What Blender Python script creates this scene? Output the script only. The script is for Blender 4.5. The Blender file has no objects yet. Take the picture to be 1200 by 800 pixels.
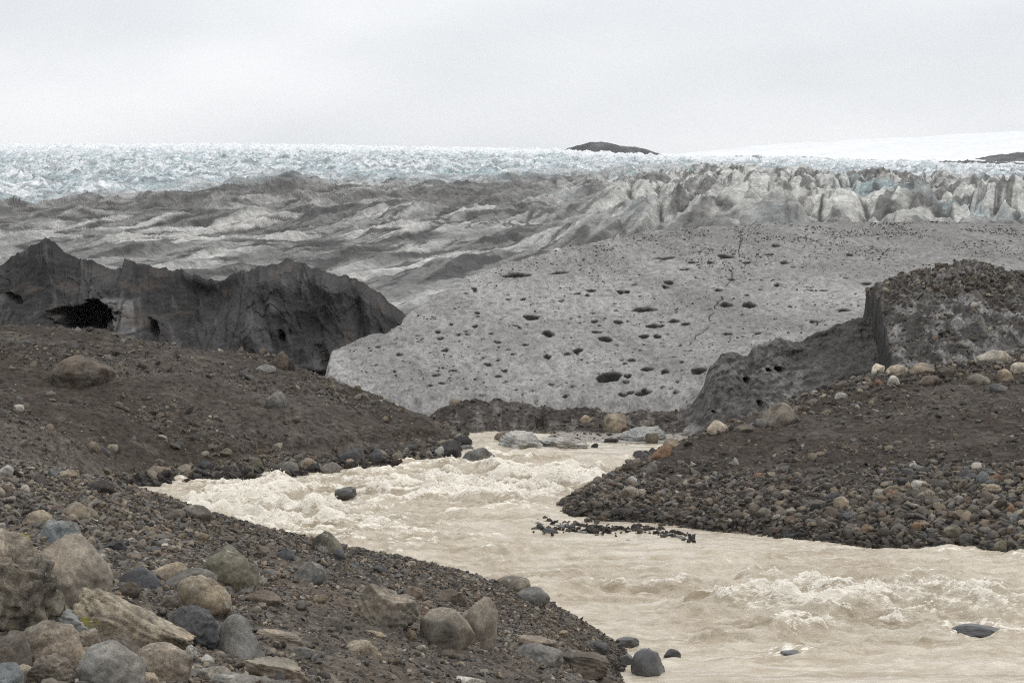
import bpy, bmesh, math, random
import numpy as np

F = 2239.0            # focal length in the units the layout was surveyed in (1200 wide)
CAM_H = 6.0
PITCH = math.atan(70.0 / F)
COL = bpy.context.scene.collection
rng = np.random.default_rng(7)

# ------------------------------------------------------------------ survey helpers
def ray(px, py):
    cx = (np.asarray(px, float) - 600.0) / F
    cy = (400.0 - np.asarray(py, float)) / F
    c, s = math.cos(PITCH), math.sin(PITCH)
    y = c + s * cy
    z = -s + c * cy
    return cx / y, z / y              # per metre of depth

def at(px, py, D):
    a, b = ray(px, py)
    return np.stack([a * D, np.zeros_like(a) + D, CAM_H + b * D], -1)

def row_z(px, py, D):
    return CAM_H + ray(px, py)[1] * D

def xcol(px, D):
    return (np.asarray(px) - 600.0) / F * D

def smooth(a, b, x):
    t = np.clip((x - a) / (b - a), 0, 1)
    return t * t * (3 - 2 * t)

def lerp(a, b, t):
    return a + (b - a) * t

def mixc(a, b, t):
    a = np.asarray(a, float); b = np.asarray(b, float)
    return a + (b - a) * t[..., None]

# ------------------------------------------------------------------ noise
_p = np.random.default_rng(11).permutation(256).astype(np.int64)
_perm = np.concatenate([_p, _p, _p])
_g2 = np.stack([np.cos(np.arange(256) / 256 * 2 * np.pi), np.sin(np.arange(256) / 256 * 2 * np.pi)], -1)
_g3 = np.random.default_rng(5).normal(size=(256, 3)); _g3 /= np.linalg.norm(_g3, axis=1)[:, None]

from concurrent.futures import ThreadPoolExecutor
_pool = ThreadPoolExecutor(4)
def noise2(x, y, seed=0):
    x = np.asarray(x, float); y = np.asarray(y, float)
    x, y = np.broadcast_arrays(x, y)
    if x.ndim and x.size > 60000:
        k = max(4, x.size // 60000)
        parts = list(_pool.map(lambda a: _noise2(a[0], a[1], seed), zip(np.array_split(x, k), np.array_split(y, k))))
        return np.concatenate(parts)
    return _noise2(x, y, seed)

def noise3(P, seed=0):
    P = np.asarray(P, float)
    if P.size > 120000:
        k = max(4, P.size // 120000)
        return np.concatenate(list(_pool.map(lambda a: _noise3(a, seed), np.array_split(P, k))))
    return _noise3(P, seed)

def _noise2(x, y, seed=0):
    x = np.asarray(x, float) + seed * 17.31; y = np.asarray(y, float) + seed * 9.77
    xi = np.floor(x).astype(np.int64); yi = np.floor(y).astype(np.int64)
    fx = x - xi; fy = y - yi
    xi &= 255; yi &= 255
    u = fx * fx * fx * (fx * (fx * 6 - 15) + 10); v = fy * fy * fy * (fy * (fy * 6 - 15) + 10)
    def g(ix, iy, dx, dy):
        h = _perm[_perm[ix & 255] + (iy & 255)]
        gr = _g2[h]
        return gr[..., 0] * dx + gr[..., 1] * dy
    a = g(xi, yi, fx, fy); b = g(xi + 1, yi, fx - 1, fy)
    c = g(xi, yi + 1, fx, fy - 1); d = g(xi + 1, yi + 1, fx - 1, fy - 1)
    return (a + (b - a) * u + ((c + (d - c) * u) - (a + (b - a) * u)) * v) * 1.4

def _noise3(P, seed=0):
    P = np.asarray(P, float) + np.array([seed * 13.17, seed * 7.77, seed * 3.31])
    I = np.floor(P).astype(np.int64); Fr = P - I; I &= 255
    U = Fr ** 3 * (Fr * (Fr * 6 - 15) + 10)
    r = []
    for dz in (0, 1):
        for dy in (0, 1):
            for dx in (0, 1):
                h = _perm[_perm[_perm[(I[..., 0] + dx) & 255] + ((I[..., 1] + dy) & 255)] + ((I[..., 2] + dz) & 255)]
                g = _g3[h]
                r.append(g[..., 0] * (Fr[..., 0] - dx) + g[..., 1] * (Fr[..., 1] - dy) + g[..., 2] * (Fr[..., 2] - dz))
    u, v, w = U[..., 0], U[..., 1], U[..., 2]
    a = lerp(lerp(r[0], r[1], u), lerp(r[2], r[3], u), v)
    b = lerp(lerp(r[4], r[5], u), lerp(r[6], r[7], u), v)
    return lerp(a, b, w) * 1.5

def fbm2(x, y, o=5, seed=0, gain=.5, lac=2.03):
    s = 0; a = 1.0; n = 0
    for k in range(o):
        s = s + a * noise2(x, y, seed + k); n += a
        a *= gain; x = x * lac; y = y * lac
    return s / n * 1.6

def ridge2(x, y, o=5, seed=0, gain=.5, lac=2.03):
    s = 0; a = 1.0; n = 0; w = 1.0
    for k in range(o):
        r = (1 - np.abs(noise2(x, y, seed + k))) ** 2.2
        s = s + a * r * w; n += a
        w = np.clip(r * 1.4, 0, 1)
        a *= gain; x = x * lac; y = y * lac
    return s / n

def fbm3(P, o=4, seed=0, gain=.5):
    s = 0; a = 1.0; n = 0
    for k in range(o):
        s = s + a * noise3(P, seed + k); n += a
        a *= gain; P = P * 2.03
    return s / n * 1.6

def ridge3(P, o=4, seed=0):
    s = 0; a = 1.0; n = 0
    for k in range(o):
        s = s + a * (1 - np.abs(noise3(P, seed + k))) ** 2; n += a
        a *= .5; P = P * 2.03
    return s / n

# ------------------------------------------------------------------ thin plate splines
def tps(pts, vals, lam=1e-4):
    P = np.asarray(pts, float); v = np.asarray(vals, float); n = len(P)
    def U(r2):
        return np.where(r2 > 1e-12, r2 * np.log(r2 + 1e-12), 0.0)
    K = U(((P[:, None] - P[None]) ** 2).sum(-1)) + lam * np.eye(n)
    Q = np.c_[np.ones(n), P]
    A = np.block([[K, Q], [Q.T, np.zeros((3, 3))]])
    w = np.linalg.solve(A, np.r_[v, 0, 0, 0])
    def f(x, y):
        x = np.asarray(x, float); y = np.asarray(y, float)
        out = w[n] + w[n + 1] * x + w[n + 2] * y
        for i in range(n):
            out = out + w[i] * U((x - P[i, 0]) ** 2 + (y - P[i, 1]) ** 2)
        return out
    return f

def coarse(f, X, Y, k=6):
    """a smooth function evaluated on every k-th node of a grid and blown back up"""
    n, m = X.shape
    ri = np.unique(np.r_[np.arange(0, n, k), n - 1]); ci = np.unique(np.r_[np.arange(0, m, k), m - 1])
    Z = f(X[np.ix_(ri, ci)], Y[np.ix_(ri, ci)])
    T = np.stack([np.interp(np.arange(m), ci, r) for r in Z])
    # linear in rows
    j = np.clip(np.searchsorted(ri, np.arange(n), side='right') - 1, 0, len(ri) - 2)
    t = ((np.arange(n) - ri[j]) / (ri[j + 1] - ri[j]))[:, None]
    return T[j] * (1 - t) + T[j + 1] * t

# ------------------------------------------------------------------ meshes
def link(o):
    COL.objects.link(o); return o

def make_mesh(name, V, faces, mat, col=None, attrs=None, flat=False):
    """V (n,3), faces (m,k) with k = 3 or 4"""
    me = bpy.data.meshes.new(name)
    faces = np.asarray(faces, np.int32); k = faces.shape[1]
    me.vertices.add(len(V)); me.loops.add(faces.size); me.polygons.add(len(faces))
    me.vertices.foreach_set('co', np.asarray(V, np.float32).ravel())
    me.loops.foreach_set('vertex_index', faces.ravel())
    me.polygons.foreach_set('loop_start', np.arange(0, faces.size, k, dtype=np.int32))
    me.polygons.foreach_set('use_smooth', np.full(len(faces), not flat, dtype=bool))
    if col is not None:
        a = me.color_attributes.new('Col', 'FLOAT_COLOR', 'POINT')
        c = np.ones((len(V), 4), np.float32); c[:, :3] = np.asarray(col).reshape(-1, 3)
        a.data.foreach_set('color', c.ravel())
    for nm, arr in (attrs or {}).items():
        a = me.attributes.new(nm, 'FLOAT', 'POINT')
        a.data.foreach_set('value', np.asarray(arr, np.float32).ravel())
    me.update(calc_edges=True)
    me.materials.append(mat)
    return me

def grid_faces(n, m, flip=False):
    i = np.arange(n * m).reshape(n, m)
    q = np.stack([i[:-1, :-1], i[:-1, 1:], i[1:, 1:], i[1:, :-1]], -1).reshape(-1, 4)
    return q[:, ::-1] if flip else q

class Fan:
    """a height sheet whose cells grow with distance from where one stands"""
    def __init__(self, D0, D1, rows, px0, px1, cols):
        self.D0, self.D1, self.px0, self.px1 = D0, D1, px0, px1
        self.D = np.geomspace(D0, D1, rows); self.px = np.linspace(px0, px1, cols)
        self.PX, self.Y = np.meshgrid(self.px, self.D)
        self.X = (self.PX - 600) / F * self.Y
        self.n, self.m = rows, cols
        self.Z = None
    def sample(self, px, D, A=None):
        A = self.Z if A is None else A
        r = np.log(np.asarray(D) / self.D0) / math.log(self.D1 / self.D0) * (self.n - 1)
        c = (np.asarray(px, float) - self.px0) / (self.px1 - self.px0) * (self.m - 1)
        out = (r < 0) | (r > self.n - 1) | (c < 0) | (c > self.m - 1)
        r = np.clip(r, 0, self.n - 1.001); c = np.clip(c, 0, self.m - 1.001)
        i = r.astype(int); j = c.astype(int); fr = r - i; fc = c - j
        v = (A[i, j] * (1 - fr) * (1 - fc) + A[i + 1, j] * fr * (1 - fc) + A[i, j + 1] * (1 - fr) * fc + A[i + 1, j + 1] * fr * fc)
        return np.where(out, -50.0, v)
    def build(self, name, mat, col=None, attrs=None):
        V = np.stack([self.X, self.Y, self.Z], -1).reshape(-1, 3)
        me = make_mesh(name, V, grid_faces(self.n, self.m), mat, col, attrs)
        return link(bpy.data.objects.new(name, me))

def struct(o, label, cat):
    o['kind'] = 'structure'; o['label'] = label; o['category'] = cat
    return o

def stuff(o, label, cat):
    o['kind'] = 'stuff'; o['label'] = label; o['category'] = cat
    return o

# ------------------------------------------------------------------ materials
class NT:
    def __init__(self, name):
        self.mat = bpy.data.materials.new(name); self.mat.use_nodes = True
        self.t = self.mat.node_tree; self.t.nodes.clear()
        self.out = self.t.nodes.new('ShaderNodeOutputMaterial')
        self.b = self.t.nodes.new('ShaderNodeBsdfPrincipled')
        self.t.links.new(self.b.outputs[0], self.out.inputs[0])
    def n(self, typ, **kw):
        o = self.t.nodes.new(typ)
        for k, v in kw.items():
            setattr(o, k, v)
        return o
    def l(self, a, b):
        self.t.links.new(a, b)
    def set(self, sock, v):
        if isinstance(v, bpy.types.NodeSocket): self.l(v, sock)
        else: sock.default_value = v
    def coord(self, which='Object'):
        return self.n('ShaderNodeTexCoord').outputs[which]
    def attr(self, name, out='Color'):
        a = self.n('ShaderNodeAttribute'); a.attribute_name = name
        return a.outputs[out]
    def scale(self, vec, s):
        m = self.n('ShaderNodeMapping'); self.l(vec, m.inputs[0]); m.inputs['Scale'].default_value = s
        return m.outputs[0]
    def noise(self, vec, scale, detail=6, rough=.55, w=None, typ=None, dist=0):
        o = self.n('ShaderNodeTexNoise')
        if w is not None: o.noise_dimensions = '4D'; self.set(o.inputs['W'], w)
        if typ: o.noise_type = typ
        self.l(vec, o.inputs['Vector']); o.inputs['Scale'].default_value = scale
        o.inputs['Detail'].default_value = detail; o.inputs['Roughness'].default_value = rough
        o.inputs['Distortion'].default_value = dist
        return o.outputs[0]
    def voro(self, vec, scale, feature='F1', out=0):
        o = self.n('ShaderNodeTexVoronoi'); o.feature = feature
        self.l(vec, o.inputs['Vector']); o.inputs['Scale'].default_value = scale
        return o.outputs[out]
    def ramp(self, v, a, b, lo=0., hi=1.):
        o = self.n('ShaderNodeMapRange'); self.l(v, o.inputs[0])
        o.inputs[1].default_value = a; o.inputs[2].default_value = b
        o.inputs[3].default_value = lo; o.inputs[4].default_value = hi
        return o.outputs[0]
    def math(self, op, a, b=0.0):
        o = self.n('ShaderNodeMath', operation=op); self.set(o.inputs[0], a); self.set(o.inputs[1], b)
        return o.outputs[0]
    def mix(self, fac, a, b, blend='MIX'):
        o = self.n('ShaderNodeMix'); o.data_type = 'RGBA'; o.blend_type = blend
        self.set(o.inputs[0], fac)
        self.set(o.inputs[6], a if isinstance(a, bpy.types.NodeSocket) else (*a, 1))
        self.set(o.inputs[7], b if isinstance(b, bpy.types.NodeSocket) else (*b, 1))
        return o.outputs[2]
    def mul(self, c, v):
        """colour times value"""
        o = self.n('ShaderNodeVectorMath', operation='SCALE'); self.l(c, o.inputs[0]); self.set(o.inputs['Scale'], v)
        return o.outputs[0]
    def bump(self, h, strength, dist, normal=None):
        o = self.n('ShaderNodeBump'); self.l(h, o.inputs['Height'])
        o.inputs['Strength'].default_value = strength; o.inputs['Distance'].default_value = dist
        if normal is not None: self.l(normal, o.inputs['Normal'])
        return o.outputs[0]
    def fin(self, color, rough=.9, normal=None, spec=.3):
        self.set(self.b.inputs['Base Color'], color if isinstance(color, bpy.types.NodeSocket) else (*color, 1))
        self.set(self.b.inputs['Roughness'], rough)
        self.b.inputs['Specular IOR Level'].default_value = spec
        if normal is not None: self.l(normal, self.b.inputs['Normal'])
        return self.mat

def mat_soil(name, s1=9., s2=45., bump=.03, amp=.5):
    t = NT(name); v = t.coord()
    c = t.attr('Col')
    n1 = t.noise(v, s1, 8, .65); n2 = t.noise(v, s2, 4, .7); n3 = t.voro(v, s1 * 1.7)
    f = t.math('MULTIPLY', t.ramp(n1, .34, .66, 1 - amp, 1 + amp), t.ramp(n2, .34, .66, 1 - amp * .7, 1 + amp * .7))
    h = t.math('ADD', t.math('MULTIPLY', n1, .6), t.math('ADD', t.math('MULTIPLY', n2, .3), t.math('MULTIPLY', n3, -.5)))
    return t.fin(t.mul(c, f), .95, t.bump(h, .9, bump), .15)

def mat_ice(name, s1=.6, s2=5., bump=.15, amp=.35, rough=.75, streak=None, speck=None):
    t = NT(name); v = t.coord()
    if streak: v = t.scale(v, streak)
    c = t.attr('Col')
    n1 = t.noise(v, s1, 10, .65, dist=.4); n2 = t.noise(v, s2, 6, .7)
    f = t.math('MULTIPLY', t.ramp(n1, .34, .66, 1 - amp, 1 + amp), t.ramp(n2, .34, .66, 1 - amp * .8, 1 + amp * .8))
    h = t.math('ADD', n1, t.math('MULTIPLY', n2, .35))
    if speck:
        n3 = t.noise(v, speck, 3, .6); k = t.ramp(n3, .53, .66, 1., .62); f = t.math('MULTIPLY', f, k); h = t.math('ADD', h, t.math('MULTIPLY', k, .15))
    return t.fin(t.mul(c, f), rough, t.bump(h, .8, bump), .3)

def mat_stones():
    t = NT('gravel_stone'); v = t.coord()
    c = t.attr('Col'); n = t.noise(v, 35, 3, .6); n2 = t.noise(v, 9, 3, .6)
    f = t.math('MULTIPLY', t.ramp(n, .25, .75, .7, 1.3), t.ramp(n2, .3, .7, .85, 1.15))
    return t.fin(t.mul(c, f), .8, t.bump(n, .5, .01), .3)

def mat_rock(name, mottle=.35, lichen=None, lich_amt=.58, pale_lichen=.0, rough=.82, bump=.012, scale=1., crack=True, wet=False):
    t = NT(name); v = t.scale(t.coord(), (scale, scale, scale))
    oi = t.n('ShaderNodeObjectInfo'); c = oi.outputs['Color']; w = t.math('MULTIPLY', oi.outputs['Random'], 40.)
    n1 = t.noise(v, 3.2, 10, .62, w, dist=.3); n2 = t.noise(v, 24, 8, .75, w); n3 = t.noise(v, 120, 4, .8, w); n4 = t.noise(v, 1.4, 4, .5, w)
    warm = t.mix(t.ramp(n4, .35, .65), t.mix(1.0, c, (1.07, .99, .9), 'MULTIPLY'), t.mix(1.0, c, (.95, 1.0, 1.02), 'MULTIPLY'))
    f = t.math('MULTIPLY', t.ramp(n1, .36, .64, 1 - mottle, 1 + mottle), t.ramp(n2, .36, .64, 1 - mottle * .8, 1 + mottle * .8))
    f = t.math('MULTIPLY', f, t.ramp(n3, .38, .62, .62, 1.38))
    col = t.mul(warm, f)
    h = t.math('ADD', n1, t.math('MULTIPLY', n2, .5)); h = t.math('ADD', h, t.math('MULTIPLY', n3, .22))
    if crack:
        vv = t.n('ShaderNodeVectorMath', operation='ADD')
        nn = t.n('ShaderNodeTexNoise'); t.l(v, nn.inputs['Vector']); nn.inputs['Scale'].default_value = 2.5; nn.inputs['Detail'].default_value = 6
        t.l(v, vv.inputs[0]); t.l(nn.outputs['Color'], vv.inputs[1])
        e = t.voro(vv.outputs[0], 1.1, 'DISTANCE_TO_EDGE')
        k = t.ramp(e, .0, .03, 0., 1.)
        h = t.math('ADD', h, t.math('MULTIPLY', k, .35))
        col = t.mul(col, t.ramp(e, .0, .02, .72, 1.))
    if pale_lichen:
        col = t.mix(t.ramp(t.noise(v, 7, 8, .7, w), .66 - pale_lichen, .74 - pale_lichen), col, (.34, .33, .29))
    if lichen:
        m = t.ramp(t.noise(v, 5, 7, .65, w), lich_amt, lich_amt + .04)
        geo = t.n('ShaderNodeNewGeometry'); sp = t.n('ShaderNodeSeparateXYZ'); t.l(geo.outputs['Normal'], sp.inputs[0])
        m = t.math('MULTIPLY', m, t.ramp(sp.outputs[2], .1, .6))
        col = t.mix(m, col, lichen)
    return t.fin(col, .35 if wet else rough, t.bump(h, .85, bump), .5 if wet else .3)

def mat_water():
    t = NT('silty_water'); v = t.coord()
    foam = t.attr('foam', 'Fac'); churn = t.attr('churn', 'Fac')
    vs = t.scale(v, (.55, 1.3, 1.))
    n1 = t.noise(vs, 4.5, 9, .68, dist=.8); n2 = t.noise(vs, 17, 7, .75, dist=.5); n0 = t.noise(t.scale(v, (.22, 1.0, 1)), 1.6, 8, .66)
    base = t.mix(t.ramp(n0, .38, .62), (.34, .27, .178), (.56, .493, .388))
    base = t.mix(t.ramp(n1, .5, .72), base, (.65, .585, .475))
    m = t.math('ADD', foam, t.math('MULTIPLY', t.ramp(n2, .36, .64, -.55, .5), t.ramp(foam, 0., .3)))
    m = t.math('ADD', m, t.math('MULTIPLY', t.ramp(n1, .36, .64, -.3, .25), t.ramp(foam, 0., .3)))
    m = t.ramp(m, .3, .85)
    col = t.mix(m, base, (.87, .815, .705))
    h = t.math('ADD', n1, t.math('MULTIPLY', n2, .55))
    b = t.n('ShaderNodeBump'); t.l(h, b.inputs['Height']); b.inputs['Distance'].default_value = .09
    t.l(t.ramp(churn, 0., 1., .3, .85), b.inputs['Strength'])
    r = t.mix(m, (.13, .13, .13), (.65, .65, .65))
    return t.fin(col, r, b.outputs[0], .5)
# ================================================================== world, sun, camera
scn = bpy.context.scene
w = bpy.data.worlds.new('World'); scn.world = w; w.use_nodes = True
SUN_EL, SUN_AZ = 52.0, 55.0         # azimuth from +Y towards +X
nt = w.node_tree; nt.nodes.clear()
wo = nt.nodes.new('ShaderNodeOutputWorld'); bg = nt.nodes.new('ShaderNodeBackground')
sky = nt.nodes.new('ShaderNodeTexSky'); sky.sky_type = 'NISHITA'; sky.sun_disc = False
sky.sun_elevation = math.radians(SUN_EL); sky.sun_rotation = math.radians(SUN_AZ)
tc = nt.nodes.new('ShaderNodeTexCoord'); mp = nt.nodes.new('ShaderNodeMapping'); mp.inputs['Scale'].default_value = (1.7, 1.7, 4.5)
mp.inputs['Location'].default_value = (.35, .1, .2)
nz = nt.nodes.new('ShaderNodeTexNoise'); nz.inputs['Scale'].default_value = 2.2; nz.inputs['Detail'].default_value = 5; nz.inputs['Roughness'].default_value = .45
rp = nt.nodes.new('ShaderNodeValToRGB')
rp.color_ramp.elements[0].position = .3; rp.color_ramp.elements[0].color = (7.1, 7.35, 7.65, 1)
rp.color_ramp.elements[1].position = .68; rp.color_ramp.elements[1].color = (9.9, 10.0, 10.15, 1)
mx = nt.nodes.new('ShaderNodeMix'); mx.data_type = 'RGBA'; mx.inputs[0].default_value = .96
nt.links.new(tc.outputs['Generated'], mp.inputs[0]); nt.links.new(mp.outputs[0], nz.inputs['Vector'])
nt.links.new(nz.outputs[0], rp.inputs[0]); nt.links.new(sky.outputs[0], mx.inputs[6]); nt.links.new(rp.outputs[0], mx.inputs[7])
sx = nt.nodes.new('ShaderNodeSeparateXYZ'); nt.links.new(tc.outputs['Generated'], sx.inputs[0])
mr = nt.nodes.new('ShaderNodeMapRange'); nt.links.new(sx.outputs[2], mr.inputs[0]); mr.inputs[1].default_value = .08; mr.inputs[2].default_value = 1; mr.inputs[3].default_value = 1.27; mr.inputs[4].default_value = 2.05
vm = nt.nodes.new('ShaderNodeVectorMath'); vm.operation = 'SCALE'; nt.links.new(mx.outputs[2], vm.inputs[0]); nt.links.new(mr.outputs[0], vm.inputs['Scale'])
nt.links.new(vm.outputs[0], bg.inputs[0]); bg.inputs[1].default_value = .1
nt.links.new(bg.outputs[0], wo.inputs[0])

def haze():
    m = bpy.data.materials.new('haze_air'); m.use_nodes = True; t = m.node_tree; t.nodes.clear()
    o = t.nodes.new('ShaderNodeOutputMaterial'); v = t.nodes.new('ShaderNodeVolumePrincipled')
    v.inputs['Color'].default_value = (.97, .98, 1, 1); v.inputs['Density'].default_value = 5e-5; v.inputs['Anisotropy'].default_value = .1
    t.links.new(v.outputs[0], o.inputs['Volume'])
    x, y0, y1, z0, z1 = 4200, -80, 7200, -3.2, 480
    V = [(sx * x, y, z) for z in (z0, z1) for sx, y in ((-1, y0), (1, y0), (1, y1), (-1, y1))]
    Q = [[0, 3, 2, 1], [4, 5, 6, 7], [0, 1, 5, 4], [1, 2, 6, 5], [2, 3, 7, 6], [3, 0, 4, 7]]
    ob = link(bpy.data.objects.new('haze', make_mesh('haze', V, Q, m, flat=True)))
    stuff(ob, 'thin pale mist in the air over the glacier', 'haze')
haze()

sl = bpy.data.lights.new('sun', 'SUN'); sl.energy = 1.0; sl.angle = math.radians(35); sl.color = (1, .96, .9)
so = link(bpy.data.objects.new('sun', sl))
so.rotation_euler = (math.radians(90 - SUN_EL), 0, math.radians(180 - SUN_AZ)); so.location = (40, 30, 60)

cd = bpy.data.cameras.new('camera'); cam = link(bpy.data.objects.new('camera', cd))
cd.sensor_width = 36; cd.lens = F / 1200 * 36; cd.clip_start = .1; cd.clip_end = 20000
cam.location = (0, 0, CAM_H); cam.rotation_euler = (math.pi / 2 - PITCH, 0, 0)
scn.camera = cam
scn.view_settings.view_transform = 'Standard'; scn.view_settings.look = 'None'
scn.view_settings.exposure = -0.28; scn.view_settings.gamma = 1.0
scn.cycles.use_denoising = False; scn.cycles.filter_width = 1.1; scn.cycles.sample_clamp_indirect = 2.0; scn.cycles.caustics_reflective = False; scn.cycles.caustics_refractive = False; scn.cycles.blur_glossy = 1.0; scn.cycles.use_adaptive_sampling = False

# ================================================================== ground under everything
M_BED = mat_soil('river_bed_silt', 2., 9., .05)
def ground():
    V = np.array([[-4000, -60, -2.2], [4000, -60, -2.2], [4000, 7000, -2.2], [-4000, 7000, -2.2]], float)
    c = np.tile((.16, .14, .115), (4, 1))
    o = link(bpy.data.objects.new('ground', make_mesh('ground', V, [[0, 1, 2, 3]], M_BED, c)))
    struct(o, 'grey silt ground far below river and glacier', 'ground')
ground()

# ================================================================== near bank
M_SOIL = mat_soil('bank_gravel_soil', 9., 50., .04, .55)
def near_bank():
    g = Fan(3.0, 46, 620, -650, 1350, 820)
    P = [(-400, 500, 24), (-150, 520, 26), (0, 541, 27), (60, 553, 27.5), (120, 567, 28), (180, 581, 28.5), (240, 604, 29), (300, 623, 29.5), (360, 638, 29.5),
         (420, 646, 29.5), (470, 654, 29.5), (520, 669, 29.6), (570, 684, 29.8), (600, 693, 30), (650, 713, 30.6), (700, 738, 31.2),
         (0, 600, 22), (100, 600, 22.5), (0, 700, 14.5), (0, 800, 11), (200, 630, 23), (200, 700, 16), (200, 800, 11.6), (400, 700, 20.5), (400, 800, 14.5),
         (-300, 700, 13), (-300, 800, 10), (600, 760, 20.5), (600, 800, 17.5), (550, 720, 25), (680, 770, 25), (690, 800, 23)]
    W = [tuple(at(*p)) for p in P]
    W += [(-1, 3, 4.15), (-2, 7, 4.0), (1.0, 6, 4.05), (1.2, 10, 3.3), (2.6, 10, 2.6), (0.6, 13, 2.9), (5, 8, 1.9), (9, 9, .8), (3.2, 17, .9), (2.2, 20, 1.2), (5, 15, .2), (8, 20, -.9), (4, 24, -.8),
          (1.62, 31.9, -.02), (1.75, 29.5, -.02), (1.8, 27, .0), (2.6, 29, -.7), (2.9, 33, -.9), (1.2, 35, -.5), (-1, 38, -.6), (-4, 38, -.5), (-8, 39, -.3), (-13, 38, .2), (-18, 34, 2.5), (-4, 45, -1.2), (-10, 45, -1.2), (3, 40, -1.3), (8, 30, -1.3)]
    W = np.array(W)
    f = tps(W[:, :2] * .1, W[:, 2], 2e-4)
    X, Y = g.X, g.Y
    Z = coarse(lambda a, b: f(a * .1, b * .1), X, Y)
    amp = smooth(-.1, .5, Z)
    Z = Z + (.09 * fbm2(X * .55, Y * .55, 4, 3) + .035 * fbm2(X * 2.2, Y * 2.2, 4, 5) + .018 * fbm2(X * 9, Y * 9, 3, 8)) * amp
    g.Z = Z
    n = fbm2(X * .35, Y * .35, 4, 20); n2 = fbm2(X * 1.4, Y * 1.4, 4, 24)
    c = mixc((.085, .074, .062), (.105, .084, .064), smooth(-.4, .5, n))
    c = mixc(c, (.125, .108, .088), smooth(.0, .6, n2) * .7)
    c = mixc(c, (.045, .038, .032), (1 - smooth(-.02, .22, Z)) * .8)       # wet edge along the water
    o = g.build('riverbank', M_SOIL, c)
    struct(o, 'near sloping bank of brown gravel below the pile of boulders', 'riverbank')
    return g
G_NEAR = near_bank()

# ================================================================== moraine on the far left bank
M_MOR = mat_soil('moraine_till', 4.5, 16., .12, .55)
def left_moraine():
    g = Fan(43, 92, 460, -380, 640, 760)
    P = [(-300, 560, 50), (0, 556, 49), (60, 565, 52), (100, 548, 54.5), (0, 520, 52), (100, 524, 56), (0, 480, 58), (100, 482, 60.5), (200, 505, 61), (300, 506, 63), (400, 495, 65.5), (450, 505, 66.5),
         (200, 552, 58), (300, 541, 60.5), (400, 527, 63.5), (480, 512, 65.5), (510, 520, 65.5),
         (0, 425, 66), (100, 436, 67), (200, 444, 67), (300, 455, 68), (380, 457, 69), (430, 462, 70), (480, 481, 70), (500, 497, 68.5),
         (-200, 420, 70), (-200, 390, 76), (0, 386, 74), (50, 393, 74), (100, 388, 75), (150, 392, 75), (200, 402, 75), (250, 410, 75), (310, 418, 75), (350, 434, 74.5), (400, 446, 74)]
    W = [tuple(at(*p)) for p in P]
    wl = [(190, 567), (250, 564), (330, 556), (400, 548), (450, 545), (520, 541)]
    for px, py in wl:
        D = CAM_H / -ray(px, py)[1]
        W.append((xcol(px, D), D, .02)); W.append((xcol(px, D - 2), D - 2, -.5)); W.append((xcol(px, D - 8), D - 8, -1.1))
    for px, D, z in [(140, 55.5, .0), (100, 51, -.3), (0, 45.5, 0.2), (545, 68, -.2), (560, 64, -.6), (560, 74, -.3), (520, 72, .35), (620, 70, -1), (620, 78, -.5), (460, 76, 1.0),
                     (0, 84, 2.0), (150, 84, 2.0), (300, 84, 1.3), (400, 82, .8), (-300, 84, 3), (480, 84, .2), (550, 86, -.2), (620, 88, -.5)]:
        W.append((xcol(px, D), D, z))
    W = np.array(W)
    f = tps(W[:, :2] * .05, W[:, 2], 5e-5)
    X, Y = g.X, g.Y
    Z = coarse(lambda a, b: f(a * .05, b * .05), X, Y)
    amp = smooth(.0, .7, Z)
    Z = Z + (.38 * fbm2(X * .16, Y * .2, 4, 31) + .13 * fbm2(X * .6, Y * .6, 4, 33) + .05 * fbm2(X * 2.3, Y * 2.3, 3, 35)) * amp
    # eroded rim where the mound is undercut along the river
    rim = smooth(.55, .62, Z + .12 * fbm2(X * .5, Y * .5, 3, 36)) * smooth(70, 66, Y)
    Z = Z + .22 * rim * smooth(180, 330, g.PX)
    g.Z = Z
    n = fbm2(X * .12, Y * .2, 4, 40); n2 = fbm2(X * .8, Y * .8, 4, 44)
    c = mixc((.052, .042, .033), (.078, .066, .056), smooth(-.25, .45, n))
    c = mixc(c, (.115, .1, .08), smooth(.1, .7, n2) * .6)
    c = mixc(c, (.10, .088, .074), smooth(48, 54, Y) * smooth(58, 54, Y) * smooth(300, 150, g.PX) * .8)
    c = mixc(c, (.035, .03, .026), (1 - smooth(.0, .35, Z)) * .8)
    o = g.build('moraine', M_MOR, c)
    struct(o, 'dark brown stony moraine on the far left bank below the ice ridge', 'moraine')
    return g
G_LEFT = left_moraine()

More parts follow.
